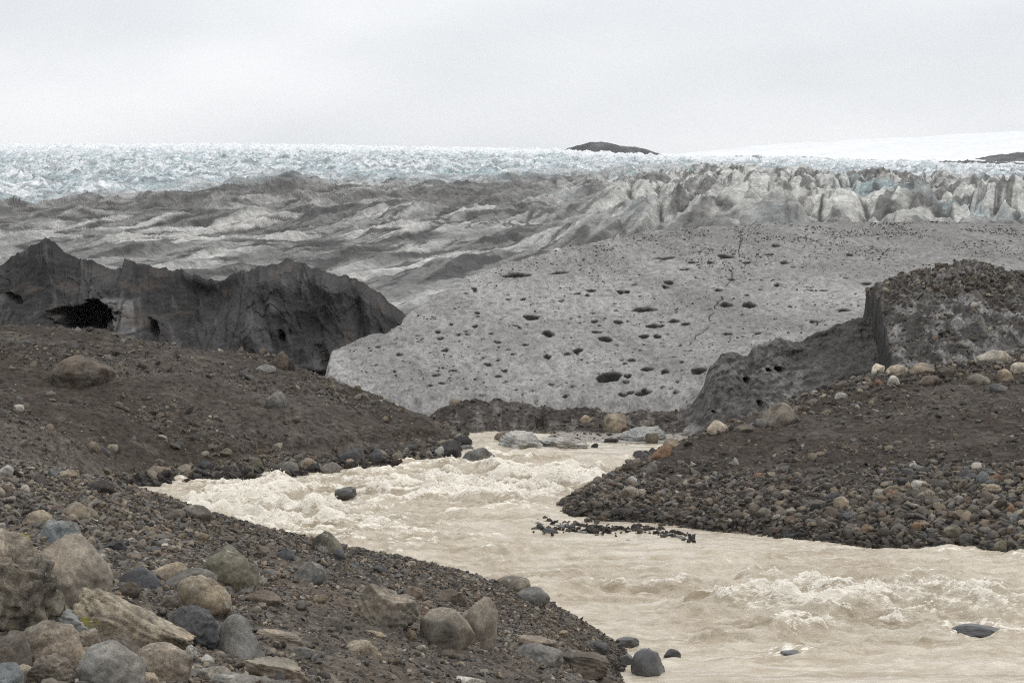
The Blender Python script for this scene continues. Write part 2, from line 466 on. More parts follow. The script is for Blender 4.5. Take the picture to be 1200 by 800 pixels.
# ================================================================== gravel mound on the right bank
def right_mound():
    g = Fan(39, 80, 460, 560, 1640, 800)
    P = [(672, 588, 50.6), (690, 575, 51.5), (720, 556, 53), (750, 541, 55), (790, 521, 57), (830, 503, 59), (880, 491, 60), (920, 478, 61), (980, 451, 63), (1040, 437, 64), (1100, 433, 65), (1200, 413, 65), (1350, 395, 66),
         (800, 560, 51.5), (900, 560, 50), (900, 520, 54), (1000, 560, 48.5), (1000, 505, 55), (1100, 560, 47.5), (1100, 505, 54), (1200, 560, 46.5), (1200, 503, 53), (1200, 452, 59), (1400, 480, 54), (1500, 560, 45)]
    W = [tuple(at(*p)) for p in P]
    for px, py in [(656, 600), (700, 607), (760, 612), (850, 622), (950, 632), (1050, 640), (1130, 645), (1200, 650), (1400, 668)]:
        D = CAM_H / -ray(px, py)[1]
        W.append((xcol(px, D), D, .02)); W.append((xcol(px, D - 1.5), D - 1.5, -.45)); W.append((xcol(px, D - 6), D - 6, -1.0))
    for px, D, z in [(640, 51, -.2), (655, 54, -.4), (690, 57, -.5), (730, 60, -.4), (780, 62, .2), (620, 56, -1), (650, 64, -1), (760, 66, 0), (850, 66, .9), (920, 68, 1.1), (1000, 69, 1.9), (1100, 70, 2.6), (1200, 70, 3.1),
                     (700, 74, -1), (800, 74, -.3), (900, 76, .3), (1000, 77, 1), (1200, 78, 2), (1500, 76, 3)]:
        W.append((xcol(px, D), D, z))
    W = np.array(W)
    f = tps(W[:, :2] * .05, W[:, 2], 5e-5)
    X, Y = g.X, g.Y
    Z = coarse(lambda a, b: f(a * .05, b * .05), X, Y)
    amp = smooth(.0, .7, Z)
    Z = Z + (.16 * fbm2(X * .3, Y * .3, 4, 51) + .08 * fbm2(X * .9, Y * .9, 4, 53) + .04 * fbm2(X * 3, Y * 3, 3, 55)) * amp
    g.Z = Z
    n = fbm2(X * .2, Y * .25, 4, 60); n2 = fbm2(X * .9, Y * .9, 4, 64)
    c = mixc((.052, .041, .033), (.074, .062, .052), smooth(-.2, .4, n))
    c = mixc(c, (.11, .095, .078), smooth(.15, .7, n2) * .5)
    c = mixc(c, (.035, .03, .026), (1 - smooth(.0, .4, Z)) * .7)
    o = g.build('gravel_mound', M_MOR, c)
    struct(o, 'dark brown gravel mound on the right bank with rubble at the waterline', 'gravel mound')
    return g
G_RIGHT = right_mound()

# ================================================================== low berm at the head of the river
def berm():
    g = Fan(68, 83, 330, 440, 960, 700)
    top = np.interp(g.PX, [440, 500, 512, 530, 548, 580, 600, 625, 640, 650, 700, 730, 770, 800, 830, 900, 960], [500, 492, 482, 471, 470, 469, 474, 469, 475, 480, 481, 484, 481, 477, 482, 495, 500])
    top = top + 2.5 * fbm2(g.PX * .06, g.PX * 0, 4, 71)
    zt = row_z(g.PX, top, 78.3)
    X, Y = g.X, g.Y
    front = 75.2 + .5 * fbm2(X * .35, X * 0 + 3, 4, 72) - 1.0 * smooth(650, 760, g.PX)
    t = np.clip((Y - front) / (78.3 - front), 0, 1)
    Z = lerp(.04, zt, t ** .75)
    Z = np.where(Y > 78.3, zt - (Y - 78.3) * .25, Z)
    # a flat of grey silt in front on the right, sinking below the water elsewhere
    flat = .1 * smooth(625, 660, g.PX + 12 * fbm2(X * .4, Y * .4, 3, 73)) * smooth(70.0, 71.2, Y + .6 * fbm2(X * .5, Y * .5, 3, 74)) - .06
    flat = flat - 1.0 * (1 - smooth(69, 70.5, Y)) * 1.0
    low = smooth(.0, .06, t)
    Z = lerp(np.minimum(flat, .08), Z, low)
    # a deep notch
    nx = (g.PX - (634 - (Y - 76) * 1.5)) / 5.5
    Z = Z - 1.0 * np.exp(-nx ** 2) * smooth(.05, .25, t) * smooth(79.5, 77.8, Y)
    Z = Z + (.26 * (ridge2(X * .5, Y * .7, 4, 75) - .5) + .1 * fbm2(X * 2.2, Y * 2.2, 4, 77)) * low * smooth(.1, .5, Z)
    g.Z = Z
    n = fbm2(X * .5, Y * .5, 4, 80); streak = fbm2(X * 2.2, Y * .25, 4, 81)
    c = mixc((.058, .05, .044), (.095, .085, .075), smooth(-.3, .5, n))
    c = mixc(c, (.17, .155, .14), smooth(.1, .6, streak) * .6)
    c = mixc(c, (.30, .275, .24), (1 - low) * smooth(-.02, .05, Z))
    o = g.build('dirt_berm', M_MOR, c)
    struct(o, 'low dark dirt berm at the head of the river with a deep notch', 'berm')
    return g
G_BERM = berm()

# ================================================================== dirty ice slope with melt holes
M_SLOPE = mat_ice('gritty_ice', 2.2, 7., .2, .3, .85, (1.3, .42, .9), 6.5)
CL_PX = [770, 790, 815, 825, 830, 845, 857, 862, 875, 882, 915, 930, 940, 952, 980, 1005, 1020, 1070]
CL_ROW = [512, 502, 467, 452, 433, 415, 411, 413, 418, 407, 395, 401, 400, 391, 381, 373, 372, 370]
def slope_row(px, D):
    L = np.interp(D, [74, 77, 79, 80.5, 84, 91, 102, 112, 121, 128, 132, 140, 155], [530, 518, 484, 463, 437, 400, 350, 310, 281, 266, 262, 272, 310])
    R = np.interp(D, [74, 78, 85, 95, 110, 121, 128, 132, 140, 155], [392, 374, 350, 324, 291, 274, 266, 262, 272, 310])
    return lerp(L, R, smooth(690, 1180, px) * .75)
HOLES = []
def ice_slope():
    g = Fan(76.5, 155, 900, 330, 1560, 1150)
    PX, X, Y = g.PX, g.X, g.Y
    ker = np.exp(-np.linspace(-2, 2, 41) ** 2); ker /= ker.sum()
    row = coarse(slope_row, PX, Y, 8)
    pad = np.vstack([np.repeat(row[:1], 20, 0), row, np.repeat(row[-1:], 20, 0)])
    row = sum(ker[k] * pad[k:k + g.n] for k in range(41)) + 0
    Z = row_z(PX, row, Y)
    edge = np.interp(Y, [76, 84, 89, 92, 96, 103, 113, 120, 127, 131, 140], [470, 384, 389, 428, 470, 510, 600, 700, 800, 900, 1000])
    edge = np.where(Y < 84, np.interp(Y, [76, 79, 84], [520, 450, 384]), edge) + 5 * fbm2(X * .2, Y * .2, 4, 90)
    und = .22 * fbm2(X * .09, Y * .05, 4, 91) + .12 * fbm2(X * .35, Y * .2, 4, 92) + .03 * fbm2(X * 1.3, Y * .7, 3, 93) + .022 * np.clip(fbm2(X * 3.4, Y * 1.1, 3, 94), -.2, 1)
    Z = Z + und
    Z = Z - 7 * smooth(0, 30, edge - PX)
    c = mixc((.235, .226, .213), (.30, .291, .277), smooth(-.4, .4, fbm2(X * .12, Y * .08, 4, 95)))
    grit = fbm2(X * 2.6, Y * 1.5, 4, 96)
    up = smooth(98, 128, Y + 8 * fbm2(X * .07, Y * .05, 3, 97)) * smooth(520, 800, PX)
    c = mixc(c, (.16, .15, .14), smooth(.18 - .22 * up, .5 - .2 * up, grit) * .7)
    c = mixc(c, (.15, .142, .132), up * .6)
    # fine cracks
    # melt holes: position and apparent size as surveyed
    hz = [(603, 322, 30, 6), (657, 320, 17, 4), (693, 340, 9, 4), (624, 372, 18, 5), (642, 390, 12, 8), (699, 389, 9, 6), (708, 397, 14, 6), (677, 411, 9, 9), (642, 418, 8, 5), (615, 404, 7, 6), (468, 415, 7, 4),
          (521, 410, 7, 4), (515, 396, 7, 3), (754, 363, 25, 5), (767, 382, 16, 5), (754, 394, 10, 5), (770, 394, 9, 5), (790, 376, 10, 5), (715, 440, 27, 9), (758, 433, 12, 4), (741, 422, 9, 5), (754, 460, 17, 5),
          (730, 463, 10, 4), (780, 436, 8, 4), (559, 367, 6, 5), (591, 434, 8, 4), (584, 440, 6, 5), (531, 434, 9, 3), (572, 427, 9, 4), (489, 393, 5, 4), (537, 392, 5, 3), (548, 392, 5, 3), (727, 342, 8, 4), (734, 342, 7, 4),
          (783, 331, 10, 5), (663, 464, 6, 3), (646, 451, 6, 3), (517, 449, 6, 3), (504, 452, 6, 3), (698, 376, 7, 4), (584, 402, 6, 3), (441, 428, 5, 3), (725, 377, 10, 4),
          (850, 357, 12, 7), (878, 357, 14, 8), (858, 328, 9, 6), (902, 299, 9, 5), (819, 435, 14, 7), (812, 308, 8, 4), (832, 308, 8, 4), (852, 391, 9, 5), (889, 391, 7, 4), (995, 299, 9, 5), (990, 364, 12, 5), (954, 376, 10, 4),
          (1015, 332, 9, 6), (804, 380, 8, 4), (802, 316, 9, 4), (842, 340, 9, 4), (920, 308, 12, 4), (875, 308, 7, 4), (850, 300, 16, 4), (909, 288, 8, 4), (780, 303, 20, 3), (950, 340, 7, 4)]
    r = random.Random(4)
    for k in range(260):
        px = r.uniform(420, 1010); py = r.uniform(275, 470)
        lo = np.interp(px, [420, 470, 510, 600, 700, 800, 900, 1010], [410, 392, 352, 320, 300, 282, 275, 275]); hi = np.interp(px, [420, 520, 800, 830, 1010], [440, 470, 465, 425, 365])
        if lo < py < hi:
            s = r.choice([2.4, 2.6, 3, 3, 3.5, 4, 4.5, 6]) * (.8 + .4 * (py > 330)); hz.append((px, py, s, s * r.uniform(.4, .62)))
    cA = c.copy()
    Z0 = Z.copy(); g.Z = Z0
    for (px, py, wpx, hpx) in hz:
        Ds = np.linspace(78, 132, 500); z = g.sample(np.full(500, px), Ds); rz = row_z(px, py, Ds)
        hit = np.nonzero(z > rz)[0]
        if not len(hit): continue
        D = Ds[hit[0]]; x0 = xcol(px, D); wr = wpx / F * D / 2 * 1.15
        graz = max(.1, (z[min(hit[0] + 8, 499)] - z[hit[0]]) / (Ds[min(hit[0] + 8, 499)] - Ds[hit[0]]) + (CAM_H - z[hit[0]]) / D)
        hr = min(hpx / F * D / graz / 2, wr * 2.4) * .95
        i0, i1 = np.searchsorted(g.D, [D - 3 * hr - .4, D + 3 * hr + .4]); j0, j1 = np.searchsorted(g.px, [px - 2.2 * wpx - 3, px + 2.2 * wpx + 3])
        sl_ = np.s_[i0:i1, j0:j1]
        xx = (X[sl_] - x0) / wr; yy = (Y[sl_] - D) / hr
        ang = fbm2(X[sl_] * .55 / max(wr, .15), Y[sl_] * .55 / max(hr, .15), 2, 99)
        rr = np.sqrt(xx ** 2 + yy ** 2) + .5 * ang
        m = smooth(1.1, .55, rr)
        dep = min(.6, .6 * wr + .1)
        Z[sl_] -= dep * m * smooth(-1.6, .6, yy + .4)
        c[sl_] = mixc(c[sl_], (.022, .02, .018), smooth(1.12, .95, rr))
        HOLES.append((px, D))
    # fine cracks wandering up the slope, and long faint bands of silt
    for pl in [[(868, 268), (862, 300), (858, 322), (846, 346), (838, 360), (826, 384), (806, 406)]]:
        q = np.array(pl, float); t = np.linspace(0, len(q) - 1, 90 * len(q)); xs = np.interp(t, np.arange(len(q)), q[:, 0]) + 5 * fbm2(t * 2.2, t * 0 + q[0, 0], 4, 98); ys = np.interp(t, np.arange(len(q)), q[:, 1])
        Dg = np.linspace(78, 132, 400); keep = fbm2(t * 1.7, t * 0 + 4 + q[0, 0], 3, 97) > -.22
        for xx_, yy_ in zip(xs[keep], ys[keep]):
            zz = g.sample(np.full(400, xx_), Dg); h_ = np.nonzero(zz > row_z(xx_, yy_, Dg))[0]
            if not len(h_): continue
            D = Dg[h_[0]]; i = np.searchsorted(g.D, D); j = np.searchsorted(g.px, xx_)
            c[i - 1:i + 2, j:j + 1] = c[i - 1:i + 2, j:j + 1] * .3 + np.array((.05, .046, .042)) * .7; Z[i - 1:i + 2, j:j + 1] -= .03
    band = fbm2(X * .22 + .06 * Y, Y * .03, 4, 89)
    c = c * (1 - .2 * smooth(.1, .5, band) + .1 * smooth(.1, .5, -band))[..., None]
    g.Z = Z
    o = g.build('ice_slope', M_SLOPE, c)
    struct(o, 'grey gritty ice slope pitted with dark melt holes behind the river', 'ice slope')
    return g
G_SLOPE = ice_slope()

# ================================================================== the jagged ice ridge on the left, and the cut ice face on the right
M_RIDGE = mat_ice('dirt_covered_ice', 1.3, 7., .22, .32, .85, (1.3, .6, .5))
def wall_sheet(cols, crest_px, crest_row, base_row, Dbase, Dcrest, Dback, zback, nf, nb, jag, jseed):
    px = np.linspace(crest_px[0], crest_px[-1], cols)
    cr = np.interp(px, crest_px, crest_row) + jag * fbm2(px * .09, px * 0 + 2, 5, jseed) + jag * .5 * (ridge2(px * .16, px * 0 + 8, 3, jseed + 3) - .5)
    br = base_row(px); Db = Dbase(px); Dc = Dcrest(px)
    base = at(px, br, Db); crest = at(px, cr, Dc)
    v = np.linspace(0, 1, nf)[:, None, None]
    front = base[None] * (1 - v) + crest[None] * v
    Db2 = Dback(px)
    back = np.stack([xcol(px, Db2), Db2, zback(px)], -1)
    vb = np.linspace(0, 1, nb + 1)[1:, None, None]
    bk = crest[None] * (1 - vb) + back[None] * vb
    V = np.concatenate([front, bk], 0)
    vv = np.r_[np.linspace(0, 1, nf), 1 - np.linspace(0, 1, nb + 1)[1:]]
    isf = np.r_[np.ones(nf), np.zeros(nb)]
    return px, V, vv[:, None], isf[:, None]

def proj_rows(V):
    """picture row and column of points, only used to know which feature a point of the wall belongs to"""
    dy = V[..., 1]; k = (V[..., 2] - CAM_H) / dy
    c, s = math.cos(PITCH), math.sin(PITCH)
    cy = (k * c + s) / (c - k * s)
    dep = c + s * cy
    return 600 + V[..., 0] / dy * F * dep, 400 - cy * F

def ice_ridge():
    cp = [-260, -120, -60, 0, 32, 46, 54, 60, 75, 92, 110, 125, 143, 146, 160, 175, 190, 212, 240, 262, 277, 300, 325, 337, 360, 386, 415, 441, 464, 478, 500]
    cr = [345, 322, 328, 311, 290, 284, 277, 281, 294, 304, 305, 314, 314, 301, 309, 310, 315, 317, 326, 328, 319, 314, 309, 302, 312, 319, 325, 340, 359, 372, 395]
    px, V, v, isf = wall_sheet(980, cp, cr, lambda p: np.interp(p, [-260, 0, 300, 390, 500], [420, 425, 442, 440, 440]), lambda p: np.interp(p, [-260, 300, 390, 470, 500], [88, 88.5, 91, 95.5, 96.5]),
                               lambda p: 97.5 + 0 * p, lambda p: 108 + 0 * p, lambda p: 2.0 + 0 * p, 360, 60, 3.2, 101)
    Q = V.copy(); S = np.stack([Q[..., 0] + .35 * Q[..., 2], Q[..., 1] * .25, Q[..., 2] * .55], -1)
    big = ridge3(S * .22, 3, 110) - .6
    bil = np.abs(noise3(S * .55, 114)); bil2 = np.abs(noise3(S * 1.2 + 5, 115))
    gul = ridge3(np.stack([Q[..., 0] * 1.0 + .5 * Q[..., 2], Q[..., 1] * .2, Q[..., 2] * .25], -1) * 1.1, 4, 117) - .5
    led = fbm3(S * .45, 3, 119); led = np.floor(led * 3.5) / 3.5
    fine = fbm3(Q * np.array([2.2, 1, 2.2]), 4, 121)
    env = smooth(0, .08, v) * (1 - .93 * smooth(.8, 1, v)) * isf
    tri = lambda u: 2 * np.abs(u - np.floor(u) - .5)
    rr_ = np.random.default_rng(31); fac = 0
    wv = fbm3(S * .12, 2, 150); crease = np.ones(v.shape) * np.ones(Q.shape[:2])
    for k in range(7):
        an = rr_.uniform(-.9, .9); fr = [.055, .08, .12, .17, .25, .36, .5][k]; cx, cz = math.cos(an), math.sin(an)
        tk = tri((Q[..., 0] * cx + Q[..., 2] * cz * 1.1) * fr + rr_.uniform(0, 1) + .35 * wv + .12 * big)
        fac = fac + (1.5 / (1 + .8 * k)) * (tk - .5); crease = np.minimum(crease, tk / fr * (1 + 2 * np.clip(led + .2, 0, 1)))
    out = (1.5 * big + 2.7 * fac + .5 * bil + .35 * gul + .35 * led + .08 * fine) * env
    out = np.where(out < 0, out * .45, out)
    out = out + .15 * fine * (1 - isf)
    V[..., 1] -= out
    V[..., 2] += .12 * fine * env
    rpx, rrow = proj_rows(Q)
    # meltwater cave and smaller openings under the face
    def hollow(cx, cy, rx, ry, tilt, depth, seed):
        a = (rpx - cx) / rx; b = (rrow - cy - tilt * (rpx - cx)) / ry
        r = np.sqrt(a ** 2 + b ** 2) + .28 * fbm2(rpx * .05, rrow * .08, 3, seed)
        m = smooth(1.12, .3, r) * isf
        V[..., 1] += depth * m
        return m
    m1 = hollow(98, 374, 44, 19, -.08, 4.2, 130)
    hollow(122, 362, 18, 12, .3, 3.5, 131)
    hollow(178, 388, 8, 16, .45, 1.4, 132); hollow(14, 348, 14, 6, .5, .6, 134); hollow(330, 396, 5, 9, .2, .9, 135)
    # a clean slab beside the cave
    a = smooth(124, 130, rpx - .25 * (rrow - 350)) * smooth(168, 160, rpx) * smooth(348, 353, rrow) * isf
    V[..., 1] -= .9 * a
    n = fbm3(Q * np.array([.25, .2, .35]), 4, 140); st = fbm3(np.stack([Q[..., 0] * 1.6 + Q[..., 2] * .8, Q[..., 1] * .2, Q[..., 2] * .35], -1), 4, 142)
    c = mixc((.018, .0165, .016), (.045, .042, .04), smooth(-.3, .35, n))
    c = mixc(c, (.11, .106, .103), smooth(.2, .5, st) * .4)
    c = mixc(c, (.17, .163, .158), a * .7)
    c = mixc(c, (.03, .028, .026), smooth(.25, .6, -st) * .6)
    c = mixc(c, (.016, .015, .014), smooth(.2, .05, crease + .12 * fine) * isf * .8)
    c = mixc(c, (.085, .066, .052), smooth(.3, .6, fbm3(Q * .5, 3, 144)) * .4)
    n_, m_ = V.shape[:2]
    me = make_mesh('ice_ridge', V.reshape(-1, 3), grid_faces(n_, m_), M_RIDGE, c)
    o = link(bpy.data.objects.new('ice_ridge', me))
    struct(o, 'jagged dirt-black ice ridge on the left with a dark melt cave', 'ice ridge')
ice_ridge()

M_CLIFF = mat_ice('grit_speckled_ice', 2.5, 8., .22, .5, .9, (1., 1., .8), 5.)
def ice_cliff():
    px, V, v, isf = wall_sheet(520, CL_PX, CL_ROW, lambda p: np.interp(p, [770, 830, 860, 900, 960, 1000, 1070], [520, 516, 510, 497, 478, 458, 430]), lambda p: np.interp(p, [770, 860, 1070], [74, 71.5, 71.5]),
                               lambda p: np.interp(p, [770, 800, 830, 1070], [76, 77.2, 77.6, 77.8]), lambda p: 80.5 + 0 * p, lambda p: row_z(p, slope_row(p, 80.5 + 0 * p), 80.5) - .3, 240, 40, 2.0, 201)
    Q = V.copy()
    big = fbm3(Q * np.array([.35, .3, .4]), 3, 210); fine = fbm3(Q * np.array([2.5, 1.2, 2.5]), 4, 212)
    gr = ridge3(np.stack([Q[..., 0] * 1.2 - Q[..., 2] * .8, Q[..., 1] * .3, Q[..., 2] * .5 + Q[..., 0] * .2], -1) * 1.2, 3, 214) - .5
    env = smooth(0, .08, v) * (1 - .6 * smooth(.9, 1, v)) * isf
    V[..., 1] -= (.8 * big + .12 * fine + .22 * gr) * env + .1 * fine * (1 - isf)
    V[..., 2] += .06 * fine
    rpx, rrow = proj_rows(Q)
    for cx, cy, rx, ry, tl in [(877, 447, 6, 4.5, .5), (915, 434, 7, 5, .3), (902, 434, 4, 2.5, .4), (895, 476, 7, 5, .7), (947, 465, 8, 4, .2), (932, 478, 3, 3, 0), (839, 485, 3, 2, .4)]:
        a = (rpx - cx) / rx; b = (rrow - cy - tl * (rpx - cx)) / ry
        V[..., 1] += .8 * smooth(1.25, .3, np.sqrt(a * a + b * b)) * isf
    n = fbm3(Q * np.array([.4, .3, .5]), 4, 220); sp = fbm3(Q * np.array([3.5, 2, 3.0]), 4, 222)
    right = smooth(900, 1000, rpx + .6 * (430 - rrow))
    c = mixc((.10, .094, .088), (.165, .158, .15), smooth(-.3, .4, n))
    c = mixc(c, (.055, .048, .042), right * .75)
    c = mixc(c, (.04, .035, .03), smooth(-.05, .25, sp) * .8)
    c = mixc(c, (.27, .265, .255), smooth(.35, .6, n) * smooth(.1, -.3, sp) * .7)
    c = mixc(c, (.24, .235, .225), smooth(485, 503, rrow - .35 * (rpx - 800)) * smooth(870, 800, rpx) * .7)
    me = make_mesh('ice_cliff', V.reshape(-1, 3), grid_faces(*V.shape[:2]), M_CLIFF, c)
    o = link(bpy.data.objects.new('ice_cliff', me))
    struct(o, 'dark grit-speckled cut ice face behind the right gravel mound', 'ice cliff')
ice_cliff()

def ice_block():
    g = Fan(66, 97, 520, 985, 1560, 640)
    PX, X, Y = g.PX, g.X, g.Y
    crest = np.interp(PX, [985, 1015, 1022, 1040, 1060, 1100, 1140, 1165, 1180, 1200, 1300, 1560], [346, 341, 337, 328, 322, 315, 313, 318, 323, 327, 345, 380]) + 2.2 * fbm2(PX * .07, PX * 0, 4, 230)
    zc = row_z(PX, crest, 80.)
    zb = row_z(PX, np.interp(PX, [985, 1040, 1200, 1560], [452, 440, 415, 400]), 68.)
    t = np.clip((Y - 68) / 12., 0, 1)
    Z = lerp(zb, zc, 1 - (1 - t) ** 1.7)
    Z = np.where(Y > 80, zc - (Y - 80) * .03 - .012 * (Y - 80) ** 2, Z) - np.maximum(0, 68 - Y) * .4
    edge = np.interp(Y, [68, 72, 80, 97], [1044, 1034, 1014, 1005]) + 3.5 * fbm2(Y * .8, X * .4, 4, 232)
    low = row_z(PX, 470, 68.)
    big = .3 * fbm2(X * .25, Y * .2, 4, 234); 
    st = ridge2(X * .9 + Y * .35, Y * .5 - X * .2, 4, 236) - .5
    rough = fbm2(X * 1.6, Y * 1.1, 4, 238)
    topm = smooth(.35, .7, t + .2 * fbm2(X * .3, Y * .3, 3, 239))
    Z = Z + big + .34 * st * (1 - .4 * topm) + (.16 + .2 * topm) * rough + .07 * fbm2(X * 5, Y * 4, 3, 245)
    Z = lerp(np.minimum(low, Z), Z, smooth(-3, 4, PX - edge))
    g.Z = Z
    n = fbm2(X * 1.1 + Y * .4, Y * .7 - X * .25, 4, 240); lump = fbm2(X * 1.3, Y * 1.0, 4, 242)
    c = mixc((.07, .066, .06), (.215, .205, .195), smooth(-.15, .3, n + .5 * fbm2(X * 3, Y * 2, 3, 243)))
    c = mixc(c, (.06, .052, .045), smooth(-.2, .3, lump) * lerp(.35, .9, topm))
    c = mixc(c, (.115, .1, .082), topm * smooth(.0, .4, rough) * .8)
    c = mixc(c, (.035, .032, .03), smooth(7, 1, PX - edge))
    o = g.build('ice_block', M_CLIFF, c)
    struct(o, 'rounded debris-topped ice block with a sharp dark left edge', 'ice block')
    return g
G_BLOCK = ice_block()

# ================================================================== glacier
M_GLAC = mat_ice('glacier_ice', .6, 2.6, 1.0, .36, .7)
G_ROWS_D = [96, 108, 130, 180, 260, 400, 600, 900, 1300, 1800]
G_ROWS_PX = [-350, 0, 300, 600, 850, 1100, 1550]
G_ROWS = np.array([  # rows: distance; columns: across
    [402, 402, 400, 430, 430, 430, 430], [385, 385, 382, 385, 360, 350, 350], [352, 350, 346, 326, 312, 308, 308], [303, 302, 300, 282, 262, 259, 261], [268, 268, 264, 248, 240, 238, 240],
    [243, 243, 224, 221, 220, 222, 226], [216, 215, 204, 203, 206, 209, 212], [191, 191, 189, 190, 198, 203, 206], [177, 177, 177, 181, 190, 196, 202], [173, 173, 173, 179, 189, 195, 200]], float)
def glac_row(px, D):
    a = np.empty(np.broadcast(px, D).shape); px, D = np.broadcast_arrays(px, D)
    L = np.log(D); LD = np.log(G_ROWS_D)
    T = np.stack([np.interp(L, LD, G_ROWS[:, j]) for j in range(G_ROWS.shape[1])], -1)
    k = np.clip(np.searchsorted(G_ROWS_PX, px, side='right') - 1, 0, len(G_ROWS_PX) - 2)
    P = np.array(G_ROWS_PX, float); t = np.clip((px - P[k]) / (P[k + 1] - P[k]), 0, 1); t = t * t * (3 - 2 * t)
    return np.take_along_axis(T, k[..., None], -1)[..., 0] * (1 - t) + np.take_along_axis(T, (k + 1)[..., None], -1)[..., 0] * t
def glacier():
    g = Fan(97, 1800, 1500, -330, 1530, 1250)
    PX, X, Y = g.PX, g.X, g.Y
    row = coarse(glac_row, PX, Y, 10)
    Z = row_z(PX, row, Y)
    bound = np.interp(PX, [-330, 0, 100, 200, 330, 450, 560, 650, 760, 850, 1000, 1200, 1530], [250, 244, 238, 230, 213, 219, 216, 209, 205, 202, 214, 222, 226])
    bound = bound + 5 * fbm2(X * .02, np.log(Y) * 6, 4, 300)
    clean = smooth(4, -9, row - bound)                     # 1 = clean blue ice, 0 = dirty ice
    right = smooth(560, 830, PX + 60 * fbm2(X * .03, Y * .01, 3, 299))
    # long flow folds, running away to the right
    a, b = .92, .39
    U = X * a - Y * b; W_ = X * b + Y * a
    wu = 5 * fbm2(X * .02, Y * .012, 3, 301)
    f1 = ridge2((U + wu) * .055, W_ * .014, 4, 302) - .45
    f2 = ridge2((U + wu) * .15, W_ * .024, 4, 305) - .45
    bil = np.abs(noise2((U + wu) * .09, W_ * .015, 309))
    sw = smooth(105, 150, Y)
    folds = (3.2 * f1 + 1.4 * f2 + 1.5 * bil - .7 + .7 * (ridge2((U + wu) * .4, W_ * .05, 3, 308) - .45)) * lerp(.35, 1, sw) * np.clip(Y / 230., .6, 1.5) * .95
    # seracs
    s1 = ridge2(X * .034 + .01 * Y, Y * .03, 5, 312) - .42; s2 = np.abs(noise2(X * .075 + 9, Y * .05, 316)); s3 = ridge2(X * .15 - .02 * Y, Y * .1, 4, 318) - .45
    ser = 3.6 * s1 + 3.0 * s2 + 2.0 * s3
    wxs = X + 4 * fbm2(X * .03, Y * .02, 3, 322); us = wxs * a - Y * b * .6; ws = wxs * b + Y * a; bb = np.abs(noise2(us * .085, ws * .026, 321)); b2 = np.abs(noise2(us * .2 + 3, ws * .06, 323)); b3 = ridge2(us * .5, ws * .12, 3, 324)
    serR = (4.2 + 4 * s1) * (.55 - np.exp(-3.6 * bb)) + 2.0 * (.5 - np.exp(-4 * b2)) + 1.3 * (b3 - .45) + 2.2 * s1
    rz = right * smooth(140, 190, Y) * (1 - clean)
    amp = lerp(folds, serR, rz)
    blue = ser * np.interp(Y, [250, 500, 900, 1800], [.8, .95, 1.15, 1.2])
    rel = lerp(amp, blue, clean)
    near_drop = smooth(97, 112, Y); nq = fbm2((U + wu) * .28, W_ * .045, 4, 335)
    ln0 = np.minimum(np.abs(noise2((U + wu) * .11 + .3 * nq, W_ * .02, 346)), np.abs(noise2((U + wu) * .3 + .3 * nq, W_ * .03, 347)) * 1.2)
    Z = Z - .25 * smooth(.16, .03, ln0) * (1 - clean) * (1 - rz) * near_drop + 2.2 * fbm2(X * .008, Y * .004, 4, 326) * smooth(700, 1300, Y)
    Z = Z + rel * near_drop + .15 * fbm2(X * .9, Y * .5, 3, 325) * np.clip(Y / 200, 1, 4)
    Z = Z - 12 * (Y > 1780)
    g.Z = Z
    # albedo: clean ice, silt-streaked ice, dirt bands
    ice_w = np.array((.72, .74, .748)); ice_b = np.array((.40, .475, .49))
    n = fbm2(X * .06, Y * .03, 5, 330); n2 = fbm2(X * .25, Y * .1, 4, 334)
    nf = fbm2((U + wu) * .07, W_ * .014, 4, 331); nf2 = fbm2((U + wu) * .28, W_ * .045, 4, 335)
    crev = smooth(.15, .75, s2 * 1.4 + .3 * n2)
    cb = mixc(ice_b, ice_w, smooth(-.1, .5, s1 + .35 * n))
    cb = mixc(cb, (.15, .165, .17), smooth(.06, .26, fbm2(X * .12, Y * .11, 6, 337, .6)) * .6 * smooth(1300, 600, Y))
    lnb = np.minimum(np.abs(noise2(X * .1 + .25 * n2, Y * .085, 338)), 1.1 * np.abs(noise2(X * .24 + .3 * n2, Y * .16, 339)))
    cb = mixc(cb, (.16, .21, .23), smooth(.09, .02, lnb) * smooth(-.35, .3, n2) * smooth(1500, 900, Y) * .75)
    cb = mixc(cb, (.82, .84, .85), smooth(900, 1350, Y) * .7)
    flow = fbm2((U + wu) * .16, W_ * .02, 5, 340); flow2 = fbm2((U + wu) * .6, W_ * .06, 4, 344)
    d = smooth(-.4, .45, flow + .45 * nf + .3 * (f1 + .1))
    cd_ = mixc((.36, .353, .335), (.17, .166, .158), d)
    cd_ = mixc(cd_, (.58, .565, .53), smooth(.1, .42, -flow - .4 * nf + .2 * flow2) * .5)
    ln = np.minimum(np.abs(noise2((U + wu) * .11 + .3 * nf2, W_ * .02, 346)), np.abs(noise2((U + wu) * .3 + .3 * nf2, W_ * .03, 347)) * 1.2)
    cd_ = mixc(cd_, (.055, .053, .05), smooth(.13, .04, ln) * smooth(-.4, .15, nf2 + .3 * nf) * .95)
    cd_ = mixc(cd_, (.055, .052, .05), smooth(.24, .4, flow2 + .5 * f2 + .35 * flow) * .85)
    midband = np.exp(-((row - bound - 14) / 12.) ** 2) * smooth(760, 560, PX)
    cd_ = mixc(cd_, (.10, .095, .09), midband * (.8 + .4 * n2).clip(0, 1) * .9)
    cr_ = mixc((.17, .164, .153), (.55, .54, .505), smooth(-.3, .3, nf + .9 * fbm2(us * .35, ws * .05, 4, 350)))
    cr_ = mixc(cr_, (.42, .56, .58), smooth(.25, .6, fbm2(X * .05, Y * .02, 3, 352)) * .45)
